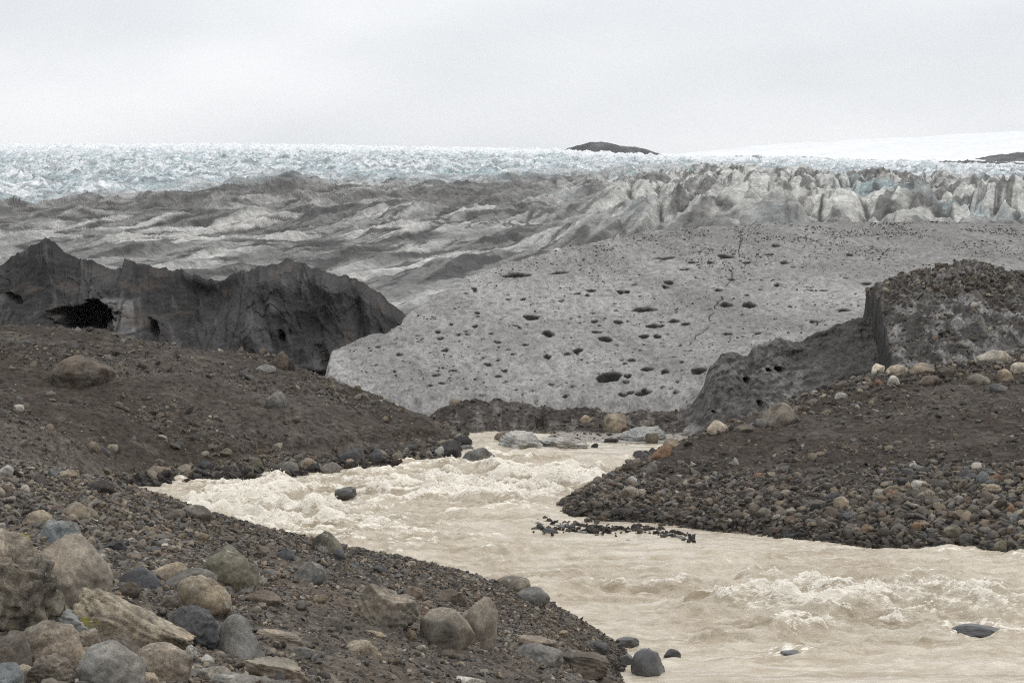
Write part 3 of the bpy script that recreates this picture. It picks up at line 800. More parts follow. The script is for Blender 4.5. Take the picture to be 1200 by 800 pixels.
    cr_ = mixc(cr_, (.05, .05, .048), smooth(.12, .4, fbm2(us * .75, ws * .07, 4, 355)) * .75)
    cr_ = mixc(cr_, (.07, .068, .065), smooth(.11, .03, np.minimum(bb, b2 * 1.3)) * .8)
    cr_ = mixc(cr_, (.13, .125, .115), smooth(262, 275, row) * .6)
    cc = mixc(cd_, cr_, rz)
    c = mixc(cc, cb, clean)
    # medial moraine
    line = np.interp(PX, [760, 800, 830, 900, 1000, 1200, 1530], [183, 185, 187, 189, 191.5, 197, 203])
    mm = smooth(2.6, .8, np.abs(row - line) + 1.2 * fbm2(X * .05, Y * .01, 3, 360)) * smooth(775, 800, PX)
    c = mixc(c, (.06, .058, .058), mm * .95)
    o = g.build('glacier', M_GLAC, c)
    struct(o, 'broad crevassed glacier, silt-grey folds in front and blue-white ice behind', 'glacier')
    return g
G_GLAC = glacier()

M_SNOW = mat_ice('snow', .012, .06, 1.5, .09, .8)
def snowfield():
    g = Fan(1700, 5200, 160, -350, 1560, 420)
    PX, X, Y = g.PX, g.X, g.Y
    Ds = [1700, 2200, 3000, 4000, 4600, 5200]
    P = [-350, 0, 600, 700, 780, 900, 1000, 1100, 1200, 1560]
    R = np.array([[176, 175, 178, 180, 186, 191, 194, 197, 199, 203], [174, 173, 177, 180, 185, 190, 192, 194, 195, 198], [173, 172, 177, 180, 183, 183, 184, 184, 183, 181],
                  [172, 171, 177, 180, 182, 173, 168, 163, 158, 148], [172, 171, 178, 181, 182, 170, 164, 159, 153.5, 142], [176, 176, 182, 186, 188, 178, 172, 168, 162, 150]])
    LD = np.log(Ds); T = np.stack([np.interp(np.log(Y), LD, R[:, j]) for j in range(len(P))], -1)
    k = np.clip(np.searchsorted(P, PX, side='right') - 1, 0, len(P) - 2); Pn = np.array(P, float)
    t = (PX - Pn[k]) / (Pn[k + 1] - Pn[k])
    row = np.take_along_axis(T, k[..., None], -1)[..., 0] * (1 - t) + np.take_along_axis(T, (k + 1)[..., None], -1)[..., 0] * t
    g.Z = row_z(PX, row, Y) + (3.5 * fbm2(X * .01, Y * .006, 5, 400) + 2.5 * (ridge2(X * .03, Y * .01, 4, 404) - .4)) 
    c = np.tile((.74, .75, .76), (g.n * g.m, 1)).reshape(g.n, g.m, 3)
    o = g.build('snowfield', M_SNOW, c)
    struct(o, 'white snowfield rising on the right behind the glacier', 'snowfield')
snowfield()

M_HILL = mat_soil('bare_rock', .03, .2, 1.5, .25)
def far_rock(name, D0, D1, pxs, rows, Dc, label, cat, px_pad=12):
    g = Fan(D0, D1, 70, pxs[0] - px_pad, pxs[-1] + px_pad, 260)
    crest = np.interp(g.PX, pxs, rows) + .8 * fbm2(g.PX * .12, g.PX * 0, 4, 410)
    zc = row_z(g.PX, crest, Dc); wd = np.where(g.Y < Dc, (Dc - g.Y) / (Dc - D0), (g.Y - Dc) / (D1 - Dc))
    base = row_z(g.PX, max(rows) + 5, Dc) - 60
    g.Z = lerp(zc, base, wd ** 1.2) + 2 * fbm2(g.X * .04, g.Y * .03, 4, 412)
    n = fbm2(g.X * .03, g.Y * .03, 4, 414)
    c = mixc((.055, .055, .057), (.11, .108, .11), smooth(-.3, .4, n))
    o = g.build(name, M_HILL, c)
    struct(o, label, cat)
far_rock('rocky_hill', 1950, 2350, [640, 662, 676, 690, 706, 722, 745, 765, 784, 800], [179, 174.5, 170, 167, 166.5, 169, 173, 178, 183, 187], 2150, 'small dark rocky hill poking out of the ice on the horizon', 'hill')
far_rock('rocky_spur', 2300, 2900, [1100, 1128, 1150, 1175, 1200, 1260, 1360], [196, 190, 184, 180, 178, 172, 168], 2600, 'hazy grey rock spur below the white snow slope on the right', 'rock spur')

# ================================================================== river
M_WATER = mat_water()
def river():
    g = Fan(22, 86, 1500, -420, 1640, 1350)
    PX, X, Y = g.PX, g.X, g.Y
    A = [(200, 572, .55), (170, 575, .3), (260, 580, .9), (330, 570, .8), (340, 595, 1.), (400, 590, .9), (450, 565, .7), (500, 560, .9), (560, 560, 1.), (620, 550, .9), (680, 550, .8), (700, 575, .8), (600, 585, .75), (500, 590, .6), (420, 610, 1.), (530, 585, .8),
         (700, 532, .12), (740, 530, .1), (560, 535, .6), (480, 552, .6), (560, 610, .55), (640, 605, .25), (640, 618, .12), (700, 622, .06), (760, 624, .06), (810, 631, .08), (500, 640, .6), (600, 655, .55), (700, 650, .35), (800, 655, .38), (900, 655, .5), (1000, 665, .55), (1150, 675, .55), (1200, 685, .6),
         (640, 675, .6), (750, 690, .6), (850, 690, .75), (800, 680, .65), (930, 700, .95), (980, 700, 1.), (1040, 705, .8), (1130, 700, .9), (1190, 700, .7), (900, 720, .75), (1060, 725, .85), (1150, 735, .6), (1200, 735, .4), (800, 730, .5), (760, 720, .3),
         (820, 770, .18), (930, 760, .4), (1050, 770, .25), (1200, 775, .2), (900, 795, .07), (-200, 570, .3), (-200, 640, .3), (1400, 700, .6), (1400, 780, .2), (560, 522, .4), (700, 518, .05), (450, 640, .5), (540, 665, .35)]
    pts = []
    for px, py, a in A:
        D = CAM_H / -ray(px, py)[1]; pts.append((xcol(px, D) * .05, math.log(D) * 2.2, a))
    pts = np.array(pts)
    f = tps(pts[:, :2], pts[:, 2], 3e-3)
    amp = np.clip(coarse(lambda p, y: f(p * .05, np.log(y) * 2.2), X, Y, 10), .04, 1.15)
    # flow-warped crests
    wx = X + .5 * fbm2(X * .4, Y * .3, 3, 500); wy = Y + .9 * fbm2(X * .35, Y * .3, 3, 503)
    r1 = ridge2(wx * .24, wy * .5, 3, 506, .5); r2 = ridge2(wx * .62 + 4, wy * 1.25, 4, 510, .5); r3 = ridge2(wx * 1.7, wy * 3.0, 3, 515)
    gate = smooth(-.45, .2, fbm2(X * .2, Y * .2, 3, 520) + .25 * (amp - .5))
    sw = smooth(.35, .95, r1)
    h = amp * (.46 * sw * (.25 + .75 * gate) + .26 * (r2 - .45) * (.5 + .5 * sw) + .10 * (r3 - .45))
    micro = fbm2(X * 6, Y * 7, 4, 525); rip = fbm2(X * .8, Y * 3.6, 4, 543)
    h = h + (.012 + .05 * amp) * rip + .05 * fbm2(X * .5, Y * 1.1, 3, 545) * (.4 + amp) + (.03 + .12 * amp) * (ridge2(X * .7 + 7, Y * 1.5, 3, 547) - .45) + (.008 + .05 * amp) * fbm2(X * 2.4, Y * 3.4, 3, 530)
    streak = fbm2(X * .7, Y * 2.6, 4, 528)
    tip = .45 * r2 + .5 * sw * (.4 + .6 * gate) + .22 * r3
    ampf = amp * lerp(1, .82, smooth(47, 40, Y)); h = h + .2 * amp * smooth(47, 40, Y) * (ridge2(X * .8 + 2, Y * 1.35, 3, 549) - .45)
    tip = tip + .25 * smooth(47, 40, Y) * (ridge2(X * .8 + 2, Y * 1.35, 3, 549) - .5)
    foam = smooth(.5, 1.05, tip * (.35 + .9 * ampf) + .24 * streak + .13 * micro + .14 * (ampf - .4) + .07)
    h = h + foam * .035 * micro * np.clip(amp * 1.3, .2, 1)
    h = h - .16 * amp
    # water heaping over two sunken boulders
    for px, py, ww in [(1146, 737, 62), (932, 764, 44)]:
        D = CAM_H / -ray(px, py)[1]; x0 = xcol(px, D); s = ww / F * D
        q = np.exp(-(((X - x0) / (s * .62)) ** 2 + ((Y - D) / (s * .9)) ** 2))
        q2 = np.exp(-(((X - x0) / (s * .75)) ** 2 + ((Y - D - .25) / (s * .8)) ** 2)); h = h + .09 * q2; foam = np.maximum(foam, .8 * smooth(.15, .6, q2) * smooth(-.35, .25, micro))
    g.Z = h + .0
    o = g.build('river', M_WATER, None, {'foam': foam, 'churn': np.clip(amp, 0, 1)})
    struct(o, 'fast milky brown meltwater river with foaming rapids', 'river')
    g.foam = foam; g.amp = amp
    return g
G_RIVER = river()

def spray():
    n = 60000
    px = rng.uniform(-50, 1250, n); D = rng.uniform(30, 70, n)
    fo = G_RIVER.sample(px, D, G_RIVER.foam); am = G_RIVER.sample(px, D, G_RIVER.amp); z = G_RIVER.sample(px, D)
    k = (fo > .55) & (am > .4) & (rng.uniform(0, 1, n) < .5) & (z > .06)
    px, D, z = px[k], D[k], z[k]; n = len(px)
    r = rng.uniform(.008, .03, n); up = rng.exponential(.035, n)
    O = np.array([[1, 0, 0], [-1, 0, 0], [0, 1, 0], [0, -1, 0], [0, 0, 1], [0, 0, -1]], float)
    T = np.array([[0, 2, 4], [2, 1, 4], [1, 3, 4], [3, 0, 4], [2, 0, 5], [1, 2, 5], [3, 1, 5], [0, 3, 5]])
    W = O[None] * r[:, None, None] * rng.uniform(.6, 1.5, (n, 1, 3)) + np.stack([xcol(px, D), D, z + up], -1)[:, None]
    t = NT('water_spray'); m = t.fin((.84, .80, .72), .5)
    o = link(bpy.data.objects.new('water_spray', make_mesh('water_spray', W.reshape(-1, 3), (T[None] + (np.arange(n) * 6)[:, None, None]).reshape(-1, 3), m)))
    stuff(o, 'drops of spray thrown up from the foaming crests', 'spray')
spray()
# ================================================================== stones
TONE = {'umber': (.15, .127, .1), 'tan': (.235, .197, .147), 'brown': (.105, .087, .07), 'dark': (.05, .046, .043), 'grey': (.15, .143, .132), 'pale': (.33, .315, .285), 'blue': (.168, .176, .176),
        'rust': (.165, .105, .068), 'olive': (.135, .122, .09), 'slate': (.07, .069, .071), 'black': (.028, .027, .027), 'warm': (.195, .168, .136), 'cream': (.40, .355, .29), 'ice': (.36, .355, .34)}
PALETTE = [(.22, (.095, .08, .066)), (.18, (.13, .118, .102)), (.14, (.06, .055, .052)), (.12, (.17, .142, .108)), (.03, (.122, .09, .07)), (.1, (.112, .113, .111)), (.055, (.22, .195, .16)), (.02, (.30, .28, .25)), (.03, (.072, .073, .077))]
PW = np.array([p[0] for p in PALETTE]); PW /= PW.sum(); PC = np.array([p[1] for p in PALETTE]) * np.array([1.03, .99, .93])

_ICO = {}
def ico(sub):
    if sub not in _ICO:
        bm = bmesh.new(); bmesh.ops.create_icosphere(bm, subdivisions=sub, radius=1)
        bm.verts.ensure_lookup_table()
        V = np.array([v.co for v in bm.verts]); Fc = np.array([[v.index for v in f.verts] for f in bm.faces])
        bm.free(); _ICO[sub] = (V, Fc)
    return _ICO[sub]

def rock_shape(seed, sub, kind='r', rough=None):
    r = np.random.default_rng(seed); V, Fc = ico(sub); V = V.copy()
    cuts, lo, hi, keep = {'r': (10, .66, .92, .12), 'a': (13, .58, .84, .06), 's': (10, .55, .85, .05), 'p': (9, .6, .85, .05), 'd': (8, .66, .93, .18), 'b': (16, .6, .8, .12)}[kind]
    if kind == 'p':
        V[:, :2] *= (1 - .52 * np.clip(V[:, 2:3] * .5 + .5, 0, 1))
    if kind == 's':
        V = np.sign(V) * np.abs(V) ** .72
    if kind == 'b':
        V = np.sign(V) * np.abs(V) ** .8
    V += .16 * fbm3(V * .8, 2, seed)[:, None] * V
    for _ in range(cuts):
        n = r.normal(size=3); n /= np.linalg.norm(n)
        d = r.uniform(lo, hi) * (np.abs(V @ n).max()); s = V @ n
        V = np.where((s > d)[:, None], V - n * ((s - d) * (1 - keep))[:, None], V)
    nr = V / np.linalg.norm(V, axis=1)[:, None]
    rg = {'r': .075, 'a': .09, 's': .08, 'p': .07, 'd': .085, 'b': .2}[kind] if rough is None else rough
    if sub >= 3:
        V += nr * (rg * fbm3(V * 2.0, 4, seed + 3) + rg * .6 * (ridge3(V * 3.2, 3, seed + 9) - .62))[:, None]
        if sub >= 4:
            V += nr * (rg * .35 * fbm3(V * 7, 4, seed + 14))[:, None]
            if kind in 'asb':    # bedding steps
                q = V @ (np.array([.25, .15, 1]) / 1.04) * 4.5 + fbm3(V * 1.5, 2, seed + 20)
                V += nr * (rg * .7 * (smooth(.3, .5, q - np.floor(q)) - .5))[:, None]
    lo_, hi_ = V.min(0), V.max(0)
    return (V - (lo_ + hi_) / 2) / (hi_ - lo_) * 2, Fc

M_ROCK = {'plain': mat_rock('boulder_rock', .5), 'smooth': mat_rock('smooth_boulder_rock', .4, crack=False, bump=.014, pale_lichen=.02),
          'moss': mat_rock('mossy_rock', .7, lichen=(.17, .155, .03), lich_amt=.6, pale_lichen=.05, bump=.02), 'lichen': mat_rock('lichened_rock', .5, pale_lichen=.1, bump=.018),
          'vein': mat_rock('veined_rock', .5, crack=True, bump=.016, scale=1.8), 'mottle': mat_rock('mottled_rock', .6, crack=False, bump=.014, pale_lichen=.04, scale=1.6), 'wet': mat_rock('wet_rock', .3, wet=True, crack=False),
          'far': mat_rock('distant_rock', .5, crack=False, bump=.07, scale=.9), 'ice': mat_rock('stranded_ice', .3, crack=False, bump=.12, scale=.9)}
GROUND = [G_NEAR, G_LEFT, G_RIGHT, G_BERM, G_BLOCK, G_SLOPE]
def ground_hit(px, py, fans=None, lo=8., hi=130., floor=-.02):
    Ds = np.geomspace(lo, hi, 1400); rz = row_z(px, py, Ds); top = np.full(1400, floor)
    for g in (fans or GROUND):
        top = np.maximum(top, g.sample(np.full(1400, px), Ds))
    h = np.nonzero(top >= rz)[0]
    if not len(h): return None
    return Ds[h[0]], top[h[0]]

ANCHORS = []
def set_label(o, label, cat, group=None):
    o['label'] = label; o['category'] = cat
    if group: o['group'] = group

def boulder(px, py, wpx, hpx, kind, tone, mat, label, nick, group, name='boulder', roll=0., yaw=0., cat=None, seed=None, sink=.3, fans=None, D=None, deep=.85):
    if px < 250 and py > 640 and fans is None:      # the tight heap in the corner
        wpx *= 1.13; hpx *= 1.12; sink = min(sink, .18)
    foot = py + hpx * .38
    if D is None:
        hit = ground_hit(px, foot, fans)
        if hit is None: print('no ground', label); return
        D = hit[0]
    size = wpx / F * D
    hgt = hpx / F * D
    sub = 5 if wpx > 55 else 4 if wpx > 17 else 3
    seed = seed or int(px * 7 + py * 13)
    V, Fc = rock_shape(seed, sub, kind)
    a = math.radians(yaw); R = np.array([[math.cos(a), -math.sin(a), 0], [math.sin(a), math.cos(a), 0], [0, 0, 1]])
    V = V @ R.T
    V = V / np.abs(V).max(0)
    b = math.radians(roll); R2 = np.array([[math.cos(b), 0, math.sin(b)], [0, 1, 0], [-math.sin(b), 0, math.cos(b)]])
    full_h = hgt * (1 + sink)
    V = V * np.array([size / 2, size / 2 * deep, full_h / 2])
    if roll:
        V = V @ R2.T
    me = make_mesh(name, V, Fc, M_ROCK[mat])
    o = link(bpy.data.objects.new(name, me))
    c = at(px, py + hpx * sink * .5, D + size * deep * .28)
    o.location = c
    t = np.array(TONE[tone]) * (1 + .12 * math.sin(seed)); o.color = (*t, 1)
    set_label(o, label, cat or ('stone' if name == 'stone' else name.replace('_', ' ')), group)
    ANCHORS.append((px, py, wpx, nick, float(D)))
    return o

NB = 'boulders lying on the near bank'
B = boulder
# the heap in the lower left corner
B(22, 690, 96, 128, 'b', 'umber', 'moss', 'large craggy boulder with moss and dark hollows at the left frame edge', 'craggy mossy boulder', NB, deep=.9, yaw=20, sink=.1)
B(84, 674, 92, 88, 'r', 'warm', 'smooth', 'largest smooth tan boulder leaning behind the craggy mossy one', 'big smooth tan boulder', NB, roll=24, deep=1., sink=.1)
B(71, 628, 64, 42, 'r', 'blue', 'vein', 'blue-grey boulder with pale veins above the big smooth tan boulder', 'blue-grey veined boulder', NB, roll=12)
B(45, 609, 34, 24, 'd', 'tan', 'lichen', 'small tan-grey half-buried boulder just behind the blue-grey veined one', 'half-buried tan-grey boulder', NB)
B(92, 599, 46, 24, 'd', 'tan', 'lichen', 'low tan boulder sunk in gravel up the bank from the veined boulder', 'sunken low tan boulder', NB)
B(152, 735, 132, 50, 's', 'tan', 'moss', 'long pale tan slab with yellow-green moss tilted down to the right', 'mossy tan slab', NB, name='slab', roll=20, deep=.55, sink=.2)
B(68, 735, 76, 38, 's', 'blue', 'smooth', 'grey-blue slab wedged between the craggy boulder and the mossy slab', 'wedged grey slab', NB, name='slab', roll=4)
B(62, 762, 80, 66, 'r', 'warm', 'mottle', 'mottled tan rounded boulder below the wedged grey slab', 'mottled tan boulder', NB, roll=-10)
B(132, 786, 76, 62, 'r', 'grey', 'smooth', 'smooth grey-brown domed boulder at the bottom frame edge left of the mottled pair', 'grey-brown domed boulder', NB, roll=28)
B(146, 768, 64, 34, 'a', 'brown', 'smooth', 'reddish brown elongated rock squeezed under the mossy slab', 'reddish squeezed rock', NB, roll=32, name='rock')
B(188, 779, 68, 48, 'r', 'warm', 'mottle', 'mottled yellow-grey boulder right of the grey-brown domed boulder', 'mottled yellow-grey boulder', NB, roll=18)
B(221, 738, 68, 52, 'a', 'slate', 'plain', 'dark slate boulder between the mossy slab and the pyramid-shaped boulder', 'dark slate boulder', NB, roll=14)
B(278, 748, 66, 60, 'p', 'grey', 'smooth', 'pale grey pyramid-shaped boulder with a ridge down its middle', 'pyramid-shaped boulder', NB, deep=.9)
B(324, 785, 80, 32, 's', 'warm', 'smooth', 'flat light brown rock lying below the pyramid-shaped boulder', 'flat light brown rock', NB, name='rock', roll=14)
B(296, 798, 90, 20, 's', 'grey', 'lichen', 'low grey slab cut by the bottom frame edge under the flat light brown rock', 'low grey slab', NB, name='slab')
B(8, 772, 52, 60, 'r', 'brown', 'smooth', 'dark brown rounded boulder in the lower left corner', 'corner brown boulder', NB)
B(4, 797, 44, 40, 'r', 'blue', 'smooth', 'smooth grey boulder in the very corner below the dark brown one', 'corner grey boulder', NB)
B(58, 788, 54, 40, 'a', 'brown', 'plain', 'rust-dark jagged rock in front of the mottled tan boulder', 'rust-dark jagged rock', NB, name='rock')
B(90, 778, 36, 26, 'a', 'tan', 'smooth', 'light tan rock between the jagged rock and the domed boulder', 'light tan wedge rock', NB, name='rock')
B(64, 714, 34, 20, 's', 'tan', 'lichen', 'small tan slab caught under the big smooth tan boulder', 'caught tan slab', NB, name='slab', roll=10)
B(222, 764, 17, 17, 'a', 'pale', 'lichen', 'small pale speckled stone right of the mottled yellow-grey boulder', 'pale speckled stone', NB, name='stone')
B(243, 773, 15, 12, 'r', 'pale', 'smooth', 'small whitish stone left of the foot of the pyramid-shaped boulder', 'whitish stone', NB, name='stone')
B(226, 790, 20, 12, 'a', 'grey', 'plain', 'small grey stone at the bottom between mottled boulder and low slab', 'small bottom grey stone', NB, name='stone')
B(108, 712, 26, 17, 'a', 'tan', 'lichen', 'tan angular stone lodged between the big smooth tan boulder and mossy slab', 'lodged tan stone', NB, name='stone')
B(38, 738, 30, 22, 'a', 'grey', 'plain', 'grey angular rock at the foot of the craggy mossy boulder', 'craggy-foot grey rock', NB, name='rock')
B(168, 797, 34, 20, 'r', 'tan', 'smooth', 'tan rounded boulder at the bottom edge between domed and mottled yellow-grey boulders', 'bottom edge tan boulder', NB)
B(104, 748, 30, 22, 'a', 'warm', 'lichen', 'brownish rock between the wedged grey slab and the reddish squeezed rock', 'heap filler rock', NB, name='rock')
B(28, 792, 36, 26, 'r', 'tan', 'smooth', 'light tan rounded boulder between the two corner boulders and the jagged rock', 'corner tan boulder', NB)
B(252, 790, 40, 22, 'r', 'warm', 'mottle', 'low brownish boulder at the bottom edge right of the mottled yellow-grey one', 'low brownish bottom boulder', NB)
B(196, 706, 24, 16, 'a', 'brown', 'plain', 'dull brown rock just above the upper end of the dark slate boulder', 'dull brown rock', NB, name='rock')
# middle of the near bank
B(268, 667, 72, 58, 'r', 'olive', 'lichen', 'large dark rounded boulder standing mid-bank behind the mossy round one', 'large dark rounded boulder', NB, seed=31)
B(240, 700, 58, 48, 'r', 'tan', 'lichen', 'yellowish round boulder in front of the grey arched rock', 'yellowish round boulder', NB)
B(224, 684, 60, 34, 'r', 'grey', 'smooth', 'grey arched rock curving over the yellowish round boulder', 'grey arched rock', NB, name='rock', roll=-12)
B(163, 680, 46, 28, 'r', 'slate', 'smooth', 'dark purplish grey boulder alone in gravel left of the grey arched rock', 'purplish grey boulder', NB, roll=16)
B(202, 671, 36, 24, 'r', 'tan', 'lichen', 'tan boulder between the purplish grey one and the grey arched rock', 'tan middle boulder', NB)
B(150, 692, 26, 20, 'a', 'brown', 'plain', 'small brown rock in front of the purplish grey boulder', 'small brown front rock', NB, name='rock')
B(137, 640, 26, 15, 'a', 'slate', 'plain', 'dark little rock right of the blue-grey veined boulder', 'dark little rock', NB, name='rock')
B(230, 601, 40, 20, 'd', 'brown', 'lichen', 'dark flat-topped boulder on the bank crest beside the foaming water', 'bank crest boulder', NB)
B(383, 637, 38, 32, 'r', 'olive', 'lichen', 'greenish grey boulder at the rim of the bank above the rapids', 'greenish rim boulder', NB, sink=.25)
B(397, 650, 18, 14, 'r', 'slate', 'plain', 'small dark boulder tucked right against the greenish rim boulder', 'tucked dark boulder', NB)
B(362, 671, 42, 28, 'd', 'grey', 'lichen', 'grey-brown half-buried boulder below the greenish rim boulder', 'half-buried grey-brown boulder', NB)
B(369, 680, 17, 14, 'a', 'slate', 'plain', 'bluish dark stone in front of the half-buried grey-brown boulder', 'bluish dark stone', NB, name='stone')
B(334, 650, 24, 17, 'a', 'slate', 'plain', 'angular slate-dark rock left of the greenish rim boulder', 'angular slate rock', NB, name='rock')
B(308, 700, 44, 20, 's', 'brown', 'plain', 'flat brown rock tilted right of the large dark rounded boulder', 'tilted flat brown rock', NB, name='rock', roll=24)
B(330, 744, 58, 15, 's', 'warm', 'plain', 'thin flat light rock lying right of the pyramid-shaped boulder', 'thin flat rock', NB, name='rock', roll=10)
B(354, 764, 26, 15, 'a', 'grey', 'plain', 'small grey rock in bare soil right of the thin flat rock', 'bare soil grey rock', NB, name='rock')
B(118, 570, 32, 18, 'd', 'dark', 'plain', 'dark low boulder on the bank crest left of the river tip', 'dark crest boulder', NB)
B(7, 552, 19, 15, 'r', 'pale', 'smooth', 'pale rounded boulder high on the bank at the left edge', 'pale left boulder', NB)
B(78, 556, 26, 11, 'd', 'tan', 'far', 'long low tan rock on the bank skyline near the left edge', 'skyline tan rock', NB, name='rock')
B(61, 555, 15, 12, 'a', 'blue', 'far', 'small bluish rock beside the long low tan rock on the skyline', 'skyline bluish rock', NB, name='rock')
B(205, 604, 26, 16, 'a', 'brown', 'plain', 'brown jagged rock left of the bank crest boulder', 'brown jagged crest rock', NB, name='rock')
# lower middle
B(452, 714, 76, 54, 'a', 'warm', 'lichen', 'angular grey-brown boulder with sloping right face mid-bank', 'angular grey-brown boulder', NB, roll=14, seed=77)
B(524, 738, 66, 54, 'r', 'warm', 'smooth', 'smooth rounded boulder with dark left side in front of the tall one', 'smooth two-tone boulder', NB, deep=.8)
B(560, 731, 48, 66, 'r', 'warm', 'smooth', 'tall smooth grey-brown boulder behind the smooth two-tone boulder', 'tall smooth boulder', NB, deep=1.1)
B(527, 700, 40, 20, 's', 'brown', 'smooth', 'reddish brown flat-topped rock behind the tall smooth boulder', 'reddish flat-topped rock', NB, name='rock', roll=-10)
B(485, 695, 30, 18, 'a', 'brown', 'plain', 'rough brown rock between the angular boulder and the reddish flat-topped one', 'rough brown rock', NB, name='rock')
B(602, 684, 40, 20, 'd', 'warm', 'lichen', 'low tan-grey dome on the rim of the bank by the water', 'low rim dome', NB)
B(625, 698, 40, 22, 'd', 'grey', 'smooth', 'grey dome-shaped boulder right of the low tan-grey rim dome', 'grey rim dome', NB)
B(632, 767, 58, 30, 'd', 'grey', 'smooth', 'broad grey domed boulder near the water in front of a tan flat rock', 'broad grey dome', NB)
B(628, 753, 54, 18, 's', 'warm', 'lichen', 'flat tan rock just behind the broad grey domed boulder', 'tan flat shelf rock', NB, name='rock')
B(682, 778, 60, 28, 's', 'brown', 'plain', 'dark cracked slab right of the broad grey domed boulder', 'dark cracked slab', NB, name='slab', roll=8)
B(427, 759, 44, 18, 's', 'tan', 'lichen', 'low tan rock below the angular grey-brown boulder', 'low tan rock', NB, name='rock')
B(440, 742, 30, 10, 's', 'tan', 'plain', 'thin tan rock flush with the gravel below the angular boulder', 'flush thin tan rock', NB, name='rock')
B(546, 797, 40, 12, 's', 'pale', 'lichen', 'pale flat stone at the bottom frame edge mid-picture', 'pale bottom stone', NB, name='stone')
B(700, 757, 30, 14, 'a', 'slate', 'plain', 'dark grey wet rock on the gravel point above the dark cracked slab', 'gravel point rock', NB, name='rock')
B(668, 765, 22, 11, 'a', 'grey', 'plain', 'small grey rock between the broad grey dome and the dark cracked slab', 'between dome and slab rock', NB, name='rock')
WB = 'boulders standing in the near water'
for a in [(735, 752, 30, 12, 's', 'dark', 'wet', 'flat dark wet boulder alone in the water off the gravel point', 'flat wet boulder'),
          (733, 773, 18, 15, 'r', 'dark', 'wet', 'small dark round boulder in the water left of the largest wet one', 'small round wet boulder'),
          (760, 777, 42, 40, 'r', 'slate', 'wet', 'largest dark boulder in the water beside the near bank', 'largest wet boulder'),
          (788, 766, 21, 14, 'p', 'black', 'wet', 'small black pointed boulder in the water right of the largest wet one', 'black pointed wet boulder')]:
    B(*a, WB, fans=[G_NEAR])
RB = 'boulders in the rapids'
B(405, 576, 26, 13, 'd', 'dark', 'wet', 'dark brown boulder breaking the foam in the middle of the upper rapids', 'mid-rapids boulder', RB, fans=[G_RIGHT])
B(1146, 738, 60, 13, 'r', 'slate', 'wet', 'long dark wet boulder awash in the lower right rapids', 'awash long boulder', RB, fans=[G_RIGHT])
B(932, 765, 34, 8, 'd', 'slate', 'wet', 'barely awash dark boulder in the calm water of the lower river', 'barely awash boulder', RB, fans=[G_RIGHT])
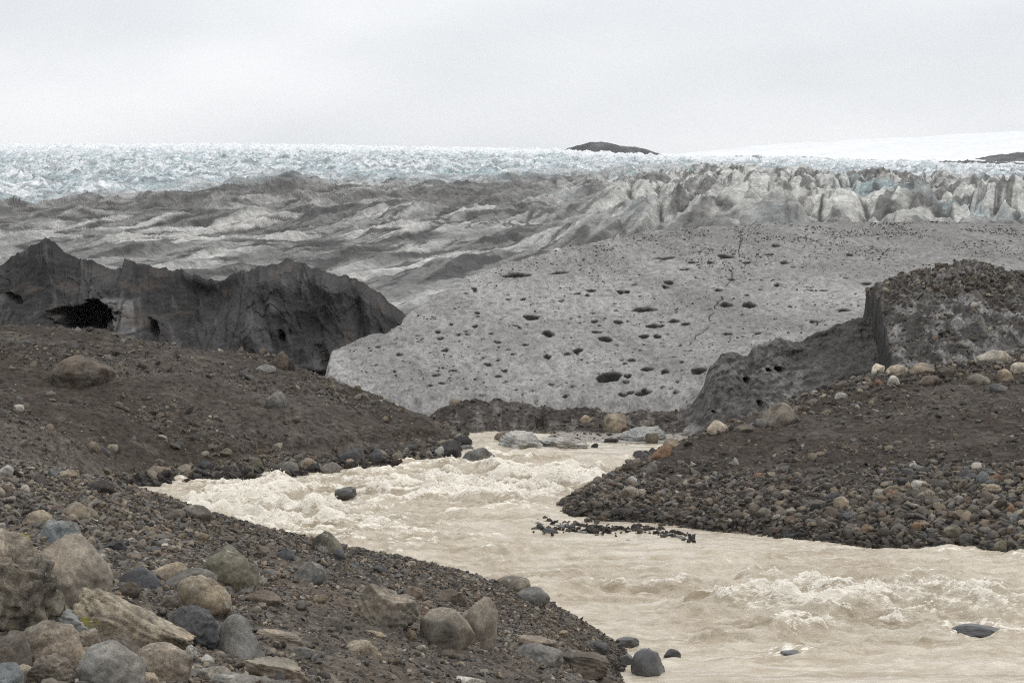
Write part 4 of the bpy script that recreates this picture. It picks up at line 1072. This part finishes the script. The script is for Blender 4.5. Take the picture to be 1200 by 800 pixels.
# far left bank
FL = 'boulders along the far left bank'
for a in [(561, 534, 42, 20, 'p', 'grey', 'far', 'grey pyramid boulder standing in the river head rapids', 'grey river head boulder'),
          (526, 528, 30, 24, 'a', 'dark', 'far', 'dark tilted boulder at the foot of the left moraine tip', 'dark moraine tip boulder'),
          (514, 529, 14, 13, 'a', 'pale', 'far', 'small light grey boulder leaning on the dark moraine tip boulder', 'light leaning boulder'),
          (541, 517, 26, 12, 'a', 'black', 'far', 'black low boulder behind the dark moraine tip boulder', 'black low boulder'),
          (546, 525, 18, 8, 'd', 'grey', 'far', 'low grey boulder between moraine tip and grey river head boulder', 'low grey tip boulder'),
          (591, 512, 24, 15, 'r', 'warm', 'far', 'tan-brown boulder left of the pale stranded ice lump', 'tan boulder by ice'),
          (413, 534, 32, 20, 'r', 'slate', 'far', 'dark rounded boulder at the waterline under the left moraine bank', 'dark waterline boulder'),
          (441, 535, 20, 18, 'a', 'slate', 'far', 'dark blocky boulder right of the dark rounded waterline boulder', 'dark blocky boulder'),
          (410, 542, 12, 10, 'r', 'tan', 'far', 'little tan boulder in front of the dark rounded waterline boulder', 'little tan waterline boulder'),
          (388, 548, 26, 15, 'r', 'grey', 'far', 'grey boulder at the rapids, rightmost of three in a row', 'right boulder of the row'),
          (363, 544, 28, 17, 'r', 'warm', 'far', 'grey-tan boulder in the middle of three at the rapids', 'middle boulder of the row'),
          (339, 547, 24, 13, 'r', 'grey', 'far', 'low grey boulder, first of three in a row at the rapids', 'left boulder of the row'),
          (300, 544, 18, 16, 'p', 'olive', 'far', 'olive pointed boulder under the eroded lip of the far left bank', 'olive pointed boulder'),
          (240, 546, 22, 15, 'a', 'slate', 'far', 'dark grey boulder left of the olive pointed one on the far bank', 'dark grey far boulder'),
          (188, 552, 27, 14, 'r', 'warm', 'far', 'tan-edged boulder at the upper tip of the rapids below the moraine', 'rapids tip boulder'),
          (109, 524, 16, 14, 'r', 'tan', 'far', 'tan boulder on the smooth terrace of the left moraine', 'terrace tan boulder'),
          (122, 529, 16, 10, 'a', 'slate', 'far', 'dark boulder touching the terrace tan boulder', 'terrace dark boulder'),
          (131, 525, 15, 10, 'r', 'warm', 'far', 'brownish boulder at the right of the terrace trio', 'terrace brown boulder'),
          (265, 531, 16, 13, 'd', 'olive', 'far', 'mossy olive lump on the moraine slope above the far bank', 'olive slope lump'),
          (97, 435, 78, 40, 'd', 'brown', 'far', 'huge brown half-buried boulder on the left moraine below the cave', 'huge half-buried boulder'),
          (323, 469, 24, 22, 'r', 'grey', 'far', 'round grey boulder alone on the brown moraine slope', 'lone round grey boulder'),
          (330, 423, 20, 24, 'a', 'brown', 'far', 'upright brown boulder on the moraine crest before the ice ridge', 'upright crest boulder'),
          (341, 428, 10, 16, 'a', 'dark', 'far', 'narrow dark boulder touching the upright brown crest boulder', 'narrow dark crest boulder'),
          (312, 432, 24, 10, 'd', 'grey', 'far', 'low pale grey boulder left of the upright brown crest boulder', 'low crest boulder'),
          (22, 478, 14, 9, 'a', 'pale', 'far', 'pale stone at the left edge of the moraine slope', 'pale moraine stone'),
          (60, 462, 12, 9, 'a', 'grey', 'far', 'grey stone below the huge half-buried boulder', 'grey moraine stone'),
          (187, 541, 12, 8, 'd', 'olive', 'far', 'small olive rock behind the rapids tip boulder', 'small olive rock')]:
    B(*a, FL)
# river head
RH = 'boulders and ice lumps at the river head'
for a, n in [((610, 517, 56, 26, 'a', 'ice', 'ice', 'pale grey dirty ice lump stranded below the dirt berm notch', 'pale stranded ice lump'), 'ice_lump'), ((661, 519, 60, 16, 'a', 'ice', 'ice', 'low pale grey ice mound right of the stranded ice lump', 'low ice mound'), 'ice_lump'),
             ((752, 509, 60, 20, 'a', 'ice', 'ice', 'whitish low ice slab near the tip of the right mound', 'whitish ice slab'), 'ice_lump'),
             ((721, 496, 28, 24, 'r', 'tan', 'far', 'round tan boulder resting against the dirt berm', 'round tan berm boulder'), 'boulder'), ((687, 491, 15, 11, 'r', 'tan', 'far', 'small orange-tan boulder on the berm left of the round tan one', 'small berm boulder'), 'boulder'),
             ((758, 497, 18, 11, 'd', 'warm', 'far', 'low brown-grey boulder right of the round tan berm boulder', 'low berm boulder'), 'boulder'), ((764, 514, 16, 14, 'r', 'olive', 'far', 'olive-grey boulder right of the whitish ice slab', 'olive ice-side boulder'), 'boulder'),
             ((674, 515, 16, 6, 'd', 'black', 'far', 'black flat boulder on top of the low ice mound', 'black mound boulder'), 'boulder'), ((697, 522, 9, 6, 'a', 'black', 'far', 'small black stone in the silt below the round tan berm boulder', 'black silt stone'), 'stone'),
             ((716, 516, 18, 6, 'a', 'black', 'far', 'flat black stone in the silt left of the whitish ice slab', 'flat black silt stone'), 'stone'), ((533, 471, 13, 9, 'd', 'warm', 'far', 'tan rock perched on the left end of the dirt berm', 'perched berm rock'), 'rock')]:
    B(*a, RH, name=n)
# right mound
RM = 'boulders on the right gravel mound'
for a in [(737, 579, 28, 19, 'r', 'warm', 'far', 'tan boulder on the steep tip of the right mound', 'steep tip tan boulder'), (776, 530, 24, 17, 'a', 'rust', 'far', 'rust-brown boulder on the mound skyline above its tip', 'rust skyline boulder'),
          (742, 544, 28, 15, 'a', 'brown', 'far', 'dark brown boulder low on the mound skyline near the water', 'dark skyline boulder'), (764, 549, 14, 15, 'r', 'grey', 'far', 'grey oval boulder below the rust skyline boulder', 'grey oval boulder'),
          (751, 533, 20, 12, 's', 'slate', 'far', 'slate-grey flat boulder left of the rust skyline boulder', 'flat skyline boulder'), (787, 520, 20, 14, 'r', 'tan', 'far', 'tan boulder on the skyline right of the rust one', 'tan skyline boulder'),
          (741, 562, 12, 9, 'r', 'pale', 'far', 'light grey boulder above the steep tip tan boulder', 'light tip boulder'), (730, 600, 30, 10, 'd', 'dark', 'far', 'dark wet low boulder at the waterline of the mound tip', 'wet tip boulder'),
          (841, 501, 25, 18, 'r', 'cream', 'far', 'cream rounded boulder at the foot of the cut ice face', 'cream ice-foot boulder'), (857, 501, 6, 8, 'r', 'dark', 'far', 'tiny dark stone right of the cream ice-foot boulder', 'tiny dark stone'),
          (914, 486, 48, 30, 'p', 'warm', 'far', 'big brown sloping boulder on the mound crest before the ice face', 'big sloping crest boulder'), (872, 502, 26, 11, 'd', 'brown', 'far', 'low brown boulder between the cream one and the big sloping one', 'low brown crest boulder'),
          (892, 496, 14, 12, 'r', 'grey', 'far', 'grey boulder touching the left foot of the big sloping crest boulder', 'grey crest-foot boulder'),
          (1006, 436, 21, 13, 'r', 'blue', 'far', 'bluish pale boulder at the left end of the crest boulder row', 'bluish row boulder'), (1029, 433, 16, 15, 'a', 'cream', 'far', 'cream angular boulder right of the bluish row boulder', 'cream angular boulder'),
          (1051, 434, 27, 15, 'a', 'cream', 'far', 'wide cream boulder in the crest row under the ice block', 'wide cream boulder'), (1047, 446, 17, 13, 'r', 'pale', 'far', 'light grey boulder below the wide cream boulder', 'light row boulder'),
          (1081, 433, 30, 17, 'd', 'warm', 'far', 'grey-tan boulder right of the wide cream boulder', 'grey-tan row boulder'), (1108, 437, 21, 15, 'a', 'brown', 'far', 'brown blocky boulder in the crest row', 'brown row boulder'),
          (1090, 446, 28, 13, 'd', 'brown', 'far', 'low brown boulder in front of the grey-tan row boulder', 'low front row boulder'), (1164, 419, 44, 19, 'r', 'cream', 'far', 'largest cream-tan boulder near the right end of the crest row', 'largest cream boulder'),
          (1193, 432, 20, 16, 'r', 'cream', 'far', 'cream boulder at the right frame edge of the crest row', 'edge cream boulder'), (1176, 440, 20, 17, 'r', 'tan', 'far', 'tan round boulder under the largest cream boulder', 'tan round row boulder'),
          (1147, 446, 28, 17, 'd', 'warm', 'far', 'brownish dome below left of the largest cream boulder', 'brownish row dome'), (1169, 455, 26, 11, 'd', 'grey', 'far', 'flat grey boulder below the tan round row boulder', 'flat grey row boulder'), (1141, 358, 10, 9, 'r', 'cream', 'far', 'small pale stone lying alone on the ice block', 'ice block pale stone'),
          (940, 452, 16, 10, 'a', 'warm', 'far', 'tan-brown stone high on the rubble ramp below the ice face', 'ramp tan stone'), (988, 452, 18, 10, 'r', 'brown', 'far', 'brown rounded stone near the top of the rubble ramp', 'ramp brown stone'), (986, 464, 16, 9, 'r', 'pale', 'far', 'pale stone on the rubble ramp below the bluish row boulder', 'ramp pale stone'), (1030, 448, 12, 9, 'a', 'rust', 'far', 'orange-brown stone below the cream angular boulder', 'orange row stone'),
          (1078, 568, 22, 12, 'r', 'pale', 'far', 'pale elongated boulder, palest in the upper part of the rubble', 'pale rubble boulder'), (1089, 579, 14, 13, 'r', 'warm', 'far', 'round grey-tan boulder right of the pale rubble boulder', 'round rubble boulder'),
          (1152, 560, 17, 17, 'r', 'blue', 'far', 'round blue-grey boulder high in the rubble by the right edge', 'high blue-grey boulder'), (1130, 557, 24, 14, 'a', 'dark', 'far', 'dark boulder left of the high blue-grey boulder', 'high dark boulder'), (1168, 561, 16, 12, 'r', 'rust', 'far', 'reddish boulder right of the high blue-grey boulder', 'high reddish boulder'),
          (1196, 552, 14, 13, 'r', 'brown', 'far', 'brown boulder high in the rubble at the right frame edge', 'edge brown boulder'), (1163, 572, 24, 11, 'd', 'tan', 'far', 'yellow-tan boulder below the high reddish boulder', 'yellow-tan boulder'),
          (1074, 617, 14, 13, 'r', 'rust', 'far', 'rust-orange round boulder low in the rubble near the waterline', 'low rust boulder'), (1015, 620, 13, 12, 'r', 'rust', 'far', 'small rusty round boulder left of the low rust-orange one', 'small rusty boulder'), (1185, 598, 16, 16, 'a', 'rust', 'far', 'rusty angular boulder right side of the rubble', 'rusty angular boulder'),
          (1187, 609, 14, 15, 'r', 'blue', 'far', 'blue-grey smooth boulder below the rusty angular boulder', 'smooth blue boulder'), (1197, 646, 18, 14, 'a', 'black', 'far', 'black boulder at the waterline at the right frame edge', 'black edge boulder'),
          (1172, 640, 20, 16, 'r', 'olive', 'far', 'rounded olive-brown boulder at the waterline near the right edge', 'olive waterline boulder'), (1131, 632, 18, 15, 'r', 'grey', 'far', 'grey boulder at the waterline left of the olive-brown one', 'grey waterline boulder'), (1116, 623, 22, 18, 'r', 'olive', 'far', 'large olive-grey boulder low in the rubble', 'large olive boulder'),
          (1054, 597, 22, 13, 'd', 'brown', 'far', 'broad brown boulder in the middle of the rubble', 'broad brown boulder'), (1045, 578, 16, 11, 'r', 'rust', 'far', 'reddish brown boulder left of the pale rubble boulder', 'reddish rubble boulder'), (986, 590, 20, 18, 'r', 'tan', 'far', 'tan-brown boulder at the left end of the rubble heap', 'left heap tan boulder'),
          (976, 582, 19, 11, 'r', 'slate', 'far', 'slate-grey boulder behind the left heap tan boulder', 'slate heap boulder'), (972, 599, 14, 9, 'r', 'cream', 'far', 'pale cream stone beside the left heap tan boulder', 'cream heap stone'), (955, 595, 14, 11, 'p', 'black', 'far', 'black pointed stone left of the cream heap stone', 'black heap stone'), (957, 603, 12, 8, 'a', 'rust', 'far', 'orange-red stone below the black pointed heap stone', 'orange heap stone'),
          (995, 605, 26, 12, 'a', 'slate', 'far', 'bluish dark boulder under the left heap tan boulder', 'bluish heap boulder'), (925, 628, 28, 8, 'd', 'black', 'far', 'flat black wet boulder at the waterline below the left rubble', 'flat waterline boulder'), (966, 630, 26, 11, 'd', 'dark', 'far', 'dark wet boulder at the waterline right of the flat black one', 'dark wet rubble boulder'),
          (908, 622, 18, 12, 'r', 'brown', 'far', 'brown boulder at the waterline left of the flat black one', 'brown waterline boulder'), (1010, 598, 13, 9, 'r', 'tan', 'far', 'light tan stone right of the bluish heap boulder', 'light heap stone'), (1123, 585, 13, 11, 'r', 'pale', 'far', 'whitish stone right of the round rubble boulder', 'whitish rubble stone'),
          (862, 541, 9, 11, 'a', 'pale', 'far', 'pale stone alone on the brown face of the right mound', 'lone pale mound stone'), (889, 558, 13, 9, 'r', 'rust', 'far', 'reddish tan stone on the left face of the right mound', 'reddish face stone'), (866, 604, 16, 10, 'a', 'brown', 'far', 'brown stone low on the left face of the right mound', 'low face brown stone'), (896, 601, 18, 14, 'r', 'warm', 'far', 'round grey-brown boulder above the brown waterline boulder', 'round low boulder')]:
    B(*a, RM, name='stone' if 'stone' in a[7] else 'boulder')
# low dark stones of the gravel bar in the river
GB = 'dark stones of the bar in mid-river'
for a in [(631, 615, 15, 7, 'd', 'dark', 'wet', 'dark stone at the left end of the mid-river bar', 'left bar stone'), (645, 623, 20, 9, 'a', 'dark', 'wet', 'largest dark stone of the mid-river bar', 'largest bar stone'), (656, 617, 16, 6, 'a', 'slate', 'wet', 'flat slate stone behind the largest bar stone', 'flat bar stone'),
          (668, 617, 12, 6, 'a', 'dark', 'wet', 'dark stone right of the flat slate bar stone', 'second bar stone'), (682, 624, 14, 5, 'd', 'dark', 'wet', 'low dark stone in the middle of the mid-river bar', 'low bar stone'), (697, 616, 12, 5, 'd', 'slate', 'wet', 'slate stone on the bar nearest the mound tip', 'slate bar stone'),
          (634, 599, 9, 5, 'p', 'black', 'wet', 'black stone poking from the foam before the mound tip', 'foam stone'), (771, 620, 14, 5, 'd', 'dark', 'wet', 'dark flat stone on the right part of the mid-river bar', 'right bar stone'), (796, 631, 16, 6, 'd', 'dark', 'wet', 'dark low stone at the right end of the mid-river bar', 'end bar stone'), (737, 634, 8, 4, 'a', 'dark', 'wet', 'tiny dark stone alone below the mid-river bar', 'tiny bar stone')]:
    B(*a, GB, name='stone', fans=[G_RIGHT])

# ------------------------------------------------------------------ smaller countable stones, copies of a few shapes
VAR = []
for k in range(14):
    V, Fc = rock_shape(900 + k, 3, 'ra'[k % 2])
    VAR.append({m: make_mesh('stone', V * .5, Fc, M_ROCK[m]) for m in ('plain', 'far', 'wet')})
def tone_word(t):
    r, g, b = t; l = (r + g + b) / 3
    if l < .055: return 'blackish'
    if r > 1.75 * g: return 'rusty red'
    if b > r: return 'bluish grey' if l > .08 else 'dark bluish'
    if l > .26: return 'pale'
    if r > 1.45 * b: return 'tan' if l > .12 else 'brown'
    return 'light grey' if l > .17 else 'grey' if l > .1 else 'dark grey'
USED = set(o.get('label') for o in COL.objects)
SMALL = []
def small_stone(px, py, wpx, fans, mat, group, place, lo=8.):
    hit = ground_hit(px, py, fans, lo=lo)
    if hit is None or hit[1] < -.03: return False
    D, z = hit
    for (ax, ay, aw, nk, aD) in ANCHORS:
        if abs(px - ax) < (aw + wpx) * .42 and abs(py - ay) < (aw + wpx) * .3: return False
    for (ax, ay, aw) in SMALL:
        if abs(px - ax) < (aw + wpx) * .42 and abs(py - ay) < (aw + wpx) * .3: return False
    t = PC[rng.choice(len(PC), p=PW)] * rng.uniform(.85, 1.2)
    if mat == 'wet': t = t * .5
    word = tone_word(t)
    sx, sy, sz = rng.uniform(.85, 1.15), rng.uniform(.7, 1.1), rng.uniform(.5, .85)
    form = 'flat' if sz < .58 else 'blocky' if sz > .76 else 'oval' if sy < .82 else 'rounded'
    near = sorted(ANCHORS, key=lambda a: abs(a[0] - px) + 1.6 * abs(a[1] - py))[:7]
    lab = None
    for a in near:
        dx, dy = px - a[0], py - a[1]
        rel = ('right of' if dx > 0 else 'left of') if abs(dx) > 1.4 * abs(dy) else ('in front of' if dy > 0 else 'behind')
        for cand in ('%s stone %s the %s' % (word, rel, a[3]), '%s %s stone %s the %s' % (form, word, rel, a[3])):
            if cand not in USED:
                lab = cand; break
        if lab: break
    if lab is None:
        a, b = near[0], near[1]; lab = '%s %s stone near both the %s and the %s' % (form, word, a[3], b[3])
        if lab in USED: return False
    USED.add(lab)
    k = int(rng.integers(len(VAR)))
    o = link(bpy.data.objects.new('stone', VAR[k][mat])); s = wpx / F * D
    o.scale = (s * sx, s * sy, s * sz); o.rotation_euler = (rng.uniform(-.3, .3), rng.uniform(-.3, .3), rng.uniform(0, 6.28))
    o.location = (float(xcol(px, D)), float(D), float(z) + s * sz * .22)
    o.color = (*t, 1)
    set_label(o, lab, 'stone', group); SMALL.append((px, py, wpx))
    return True
def fill(n, box, size, fans, mat, group, place, ok=None, lo=8.):
    c = 0
    for _ in range(n * 30):
        if c >= n: break
        px, py = rng.uniform(box[0], box[2]), rng.uniform(box[1], box[3])
        if ok and not ok(px, py): continue
        c += small_stone(px, py, rng.uniform(*size), fans, mat, group, place, lo)
    return c
def below(xs, ys, d0, d1):
    return lambda px, py: d0 < py - np.interp(px, xs, ys) < d1
WLR = ([655, 700, 760, 850, 950, 1050, 1130, 1200], [598, 606, 611, 621, 631, 639, 644, 649])
N = 0
N += fill(60, (860, 555, 1200, 648), (8, 15), [G_RIGHT], 'far', 'stones in the rubble of the right mound', 'the rubble', lambda px, py: py < np.interp(px, *WLR) - 2 and py > np.interp(px, [860, 950, 1050, 1200], [600, 590, 565, 545]))
N += fill(20, (690, 560, 880, 618), (6, 11), [G_RIGHT], 'far', 'stones in the rubble of the right mound', 'the rubble', lambda px, py: py < np.interp(px, *WLR) - 2 and py > np.interp(px, [690, 730, 800, 880], [580, 575, 590, 600]))
N += fill(18, (930, 425, 1200, 470), (7, 14), [G_RIGHT], 'far', 'stones on the crest of the right mound', 'the crest', lambda px, py: 0 < py - np.interp(px, [930, 980, 1040, 1100, 1200], [470, 450, 437, 433, 415]) < 18)
N += fill(12, (180, 535, 520, 560), (6, 12), [G_LEFT], 'far', 'stones along the far left waterline', 'the far bank', lambda px, py: -9 < py - np.interp(px, [180, 250, 330, 400, 450, 520], [569, 565, 557, 549, 546, 541]) < -1)
N += fill(28, (0, 560, 700, 800), (10, 20), [G_NEAR], 'plain', 'stones lying on the near bank', 'the near bank', lambda px, py: py > np.interp(px, [0, 120, 240, 470, 600, 700], [548, 574, 612, 662, 702, 745]))
print('small stones', N)

# ------------------------------------------------------------------ gravel nobody could count
TEM = [rock_shape(1200 + k, 2 if k % 3 == 0 else 1, 'raa'[k % 3]) for k in range(12)]
TEM0 = []
for k in range(8):
    r = np.random.default_rng(50 + k)
    P = np.array([[-1, -1, -1], [1, -1, -1], [1, 1, -1], [-1, 1, -1], [-1, -1, 1], [1, -1, 1], [1, 1, 1], [-1, 1, 1]], float) * .72 + r.uniform(-.32, .32, (8, 3))
    T = np.array([[0, 2, 1], [0, 3, 2], [4, 5, 6], [4, 6, 7], [0, 1, 5], [0, 5, 4], [1, 2, 6], [1, 6, 5], [2, 3, 7], [2, 7, 6], [3, 0, 4], [3, 4, 7]])
    TEM0.append((P, T))
M_STONE = mat_stones()
def gravel(name, px, D, z, size, label, cat, small=None, dark=1.0, wetz=None):
    n = len(px); tint = PC[rng.choice(len(PC), size=n, p=PW)] * rng.uniform(.75, 1.25, (n, 1)) * dark
    if wetz is not None:
        tint = tint * lerp(.45, 1, smooth(.02, wetz, z))[:, None]
    ang = rng.uniform(0, 2 * np.pi, n); tilt = rng.uniform(-.5, .5, (n, 2))
    sc = np.stack([rng.uniform(.75, 1.25, n), rng.uniform(.7, 1.1, n), rng.uniform(.5, .95, n)], -1) * size[:, None] / 2
    ctr = np.stack([xcol(px, D), D, z + sc[:, 2] * .25], -1)
    big = size / D * F > (small if small else 6.5)
    VV, FF, CC = [], [], []; off = 0
    ca, sa = np.cos(ang), np.sin(ang)
    for tems, sel in ((TEM, big), (TEM0, ~big)):
        idx = np.nonzero(sel)[0]
        for k, (V, T) in enumerate(tems):
            ii = idx[k::len(tems)]
            if not len(ii): continue
            W = V[None] * sc[ii][:, None]
            W[..., 2] += W[..., 0] * tilt[ii, 0][:, None] + W[..., 1] * tilt[ii, 1][:, None]
            x = W[..., 0] * ca[ii][:, None] - W[..., 1] * sa[ii][:, None]; y = W[..., 0] * sa[ii][:, None] + W[..., 1] * ca[ii][:, None]
            W = np.stack([x, y, W[..., 2]], -1) + ctr[ii][:, None]
            FF.append((T[None] + (off + np.arange(len(ii)) * len(V))[:, None, None]).reshape(-1, 3)); VV.append(W.reshape(-1, 3)); CC.append(np.repeat(tint[ii], len(V), 0)); off += W.shape[0] * W.shape[1]
    me = make_mesh(name, np.concatenate(VV), np.concatenate(FF), M_STONE, np.concatenate(CC), flat=True)
    stuff(link(bpy.data.objects.new(name, me)), label, cat)
def sample_area(n, px0, px1, D0, D1):
    return rng.uniform(px0, px1, n), np.sqrt(rng.uniform(D0 * D0, D1 * D1, n))
def power(n, lo, hi, k=2.2):
    u = rng.uniform(0, 1, n); a = 1 - k
    return (lo ** a + u * (hi ** a - lo ** a)) ** (1 / a)

def near_gravel():
    px, D = sample_area(170000, -420, 800, 9.5, 34)
    px2, D2 = sample_area(60000, -350, 760, 9.5, 19); px = np.r_[px, px2]; D = np.r_[D, D2]
    z = G_NEAR.sample(px, D); x = xcol(px, D)
    patch = fbm2(x * .3, D * .3, 4, 600)
    p = smooth(-.5, .15, patch + .55 * smooth(420, 100, px) * smooth(14, 20, D) + .35 * smooth(25, 29, D) - .35 * smooth(300, 420, px) * smooth(21, 16, D))
    s = power(len(px), .018, .105, 2.6); s[len(px) - 60000:] = power(60000, .016, .05, 2.3)
    s = s * (1 + .35 * smooth(300, 0, px))
    k = (z > -.05) & (rng.uniform(0, 1, len(px)) < .12 + .88 * p)
    gravel('gravel', px[k], D[k], z[k], s[k], 'mixed brown and grey gravel covering the near bank', 'gravel', wetz=.25)
near_gravel()
def left_gravel():
    px, D = sample_area(90000, -120, 560, 46, 78)
    z = G_LEFT.sample(px, D); x = xcol(px, D)
    patch = fbm2(x * .16, D * .2, 4, 610)
    wl = smooth(.45, .12, z)
    p = np.clip(smooth(-.25, .45, patch) * .32 + wl * .9, .03, 1)
    s = power(len(px), .05, .42, 3.2) * (1 + .25 * wl)
    k = (z > -.06) & (rng.uniform(0, 1, len(px)) < p)
    gravel('moraine_gravel', px[k], D[k], z[k], s[k], 'scattered stones and gravel over the far left moraine', 'gravel', wetz=.3, dark=.9)
left_gravel()
def right_gravel():
    px, D = sample_area(110000, 640, 1420, 41, 68)
    z = G_RIGHT.sample(px, D); x = xcol(px, D)
    patch = fbm2(x * .2, D * .25, 4, 620)
    wl = smooth(1.0, .4, z - .4 * smooth(900, 1100, px) + .35 * patch); top = smooth(59, 62, D)
    p = np.clip(smooth(-.2, .5, patch) * .16 + wl + .35 * top, .03, 1)
    s = power(len(px), .05, .3, 3.0) * (1 + (.05 + .25 * smooth(900, 1000, px)) * wl)
    k = (z > -.06) & (rng.uniform(0, 1, len(px)) < p)
    gravel('mound_gravel', px[k], D[k], z[k], s[k], 'loose rubble and gravel covering the right mound', 'gravel', wetz=.3, dark=.85)
right_gravel()
def head_gravel():
    px, D = sample_area(6000, 500, 860, 69.5, 79.5)
    z = G_BERM.sample(px, D); k = (z > -.03) & ((z > .12) | (rng.uniform(0, 1, len(px)) < .12))
    k &= rng.uniform(0, 1, len(px)) < lerp(.5, .16, smooth(.15, .4, z))
    s = power(len(px), .06, .3, 3.0)
    gravel('berm_gravel', px[k], D[k], z[k], s[k], 'dark stones scattered on the dirt berm and silt', 'gravel', dark=.7)
    # bar of dark stones in mid river
    px = np.r_[rng.uniform(622, 700, 200), rng.uniform(690, 815, 330)]
    py = np.r_[rng.normal(617, 4, 200), np.interp(px[200:], [690, 760, 815], [620, 621, 632]) + rng.normal(0, 2.5, 330)]
    D = CAM_H / -ray(px, py)[1]
    s = power(len(px), .05, .22, 2.4)
    gravel('gravel_bar', px, D, 0 * D + .0, s, 'thin bar of dark stones awash in mid-river', 'gravel', dark=.35)
head_gravel()
def block_debris():
    px, D = sample_area(30000, 1005, 1420, 68, 84)
    z = G_BLOCK.sample(px, D); x = xcol(px, D)
    edge = np.interp(D, [68, 72, 80, 97], [1048, 1038, 1018, 1005])
    t = smooth(70, 79, D); k = (px > edge) & (rng.uniform(0, 1, len(px)) < 0.12 + .8 * t * smooth(-.3, .3, fbm2(x * .5, D * .5, 3, 630)))
    s = power(len(px), .06, .36, 2.9)
    gravel('ice_block_debris', px[k], D[k], z[k], s[k], 'brown rock debris strewn over the top of the ice block', 'debris', dark=.8)
    px, D = sample_area(36000, 400, 1300, 80, 131)
    z = G_SLOPE.sample(px, D); x = xcol(px, D); up = smooth(100, 125, D)
    k = (rng.uniform(0, 1, len(px)) < (.12 + .6 * up) * smooth(-.3, .4, fbm2(x * .25, D * .2, 4, 640)))
    row = slope_row(px, D)
    gravel('slope_grit', px[k], D[k], z[k], power(len(px), .05, .16, 3.)[k], 'dark grit and pebbles peppering the grey ice slope', 'grit', dark=.55)
block_debris()
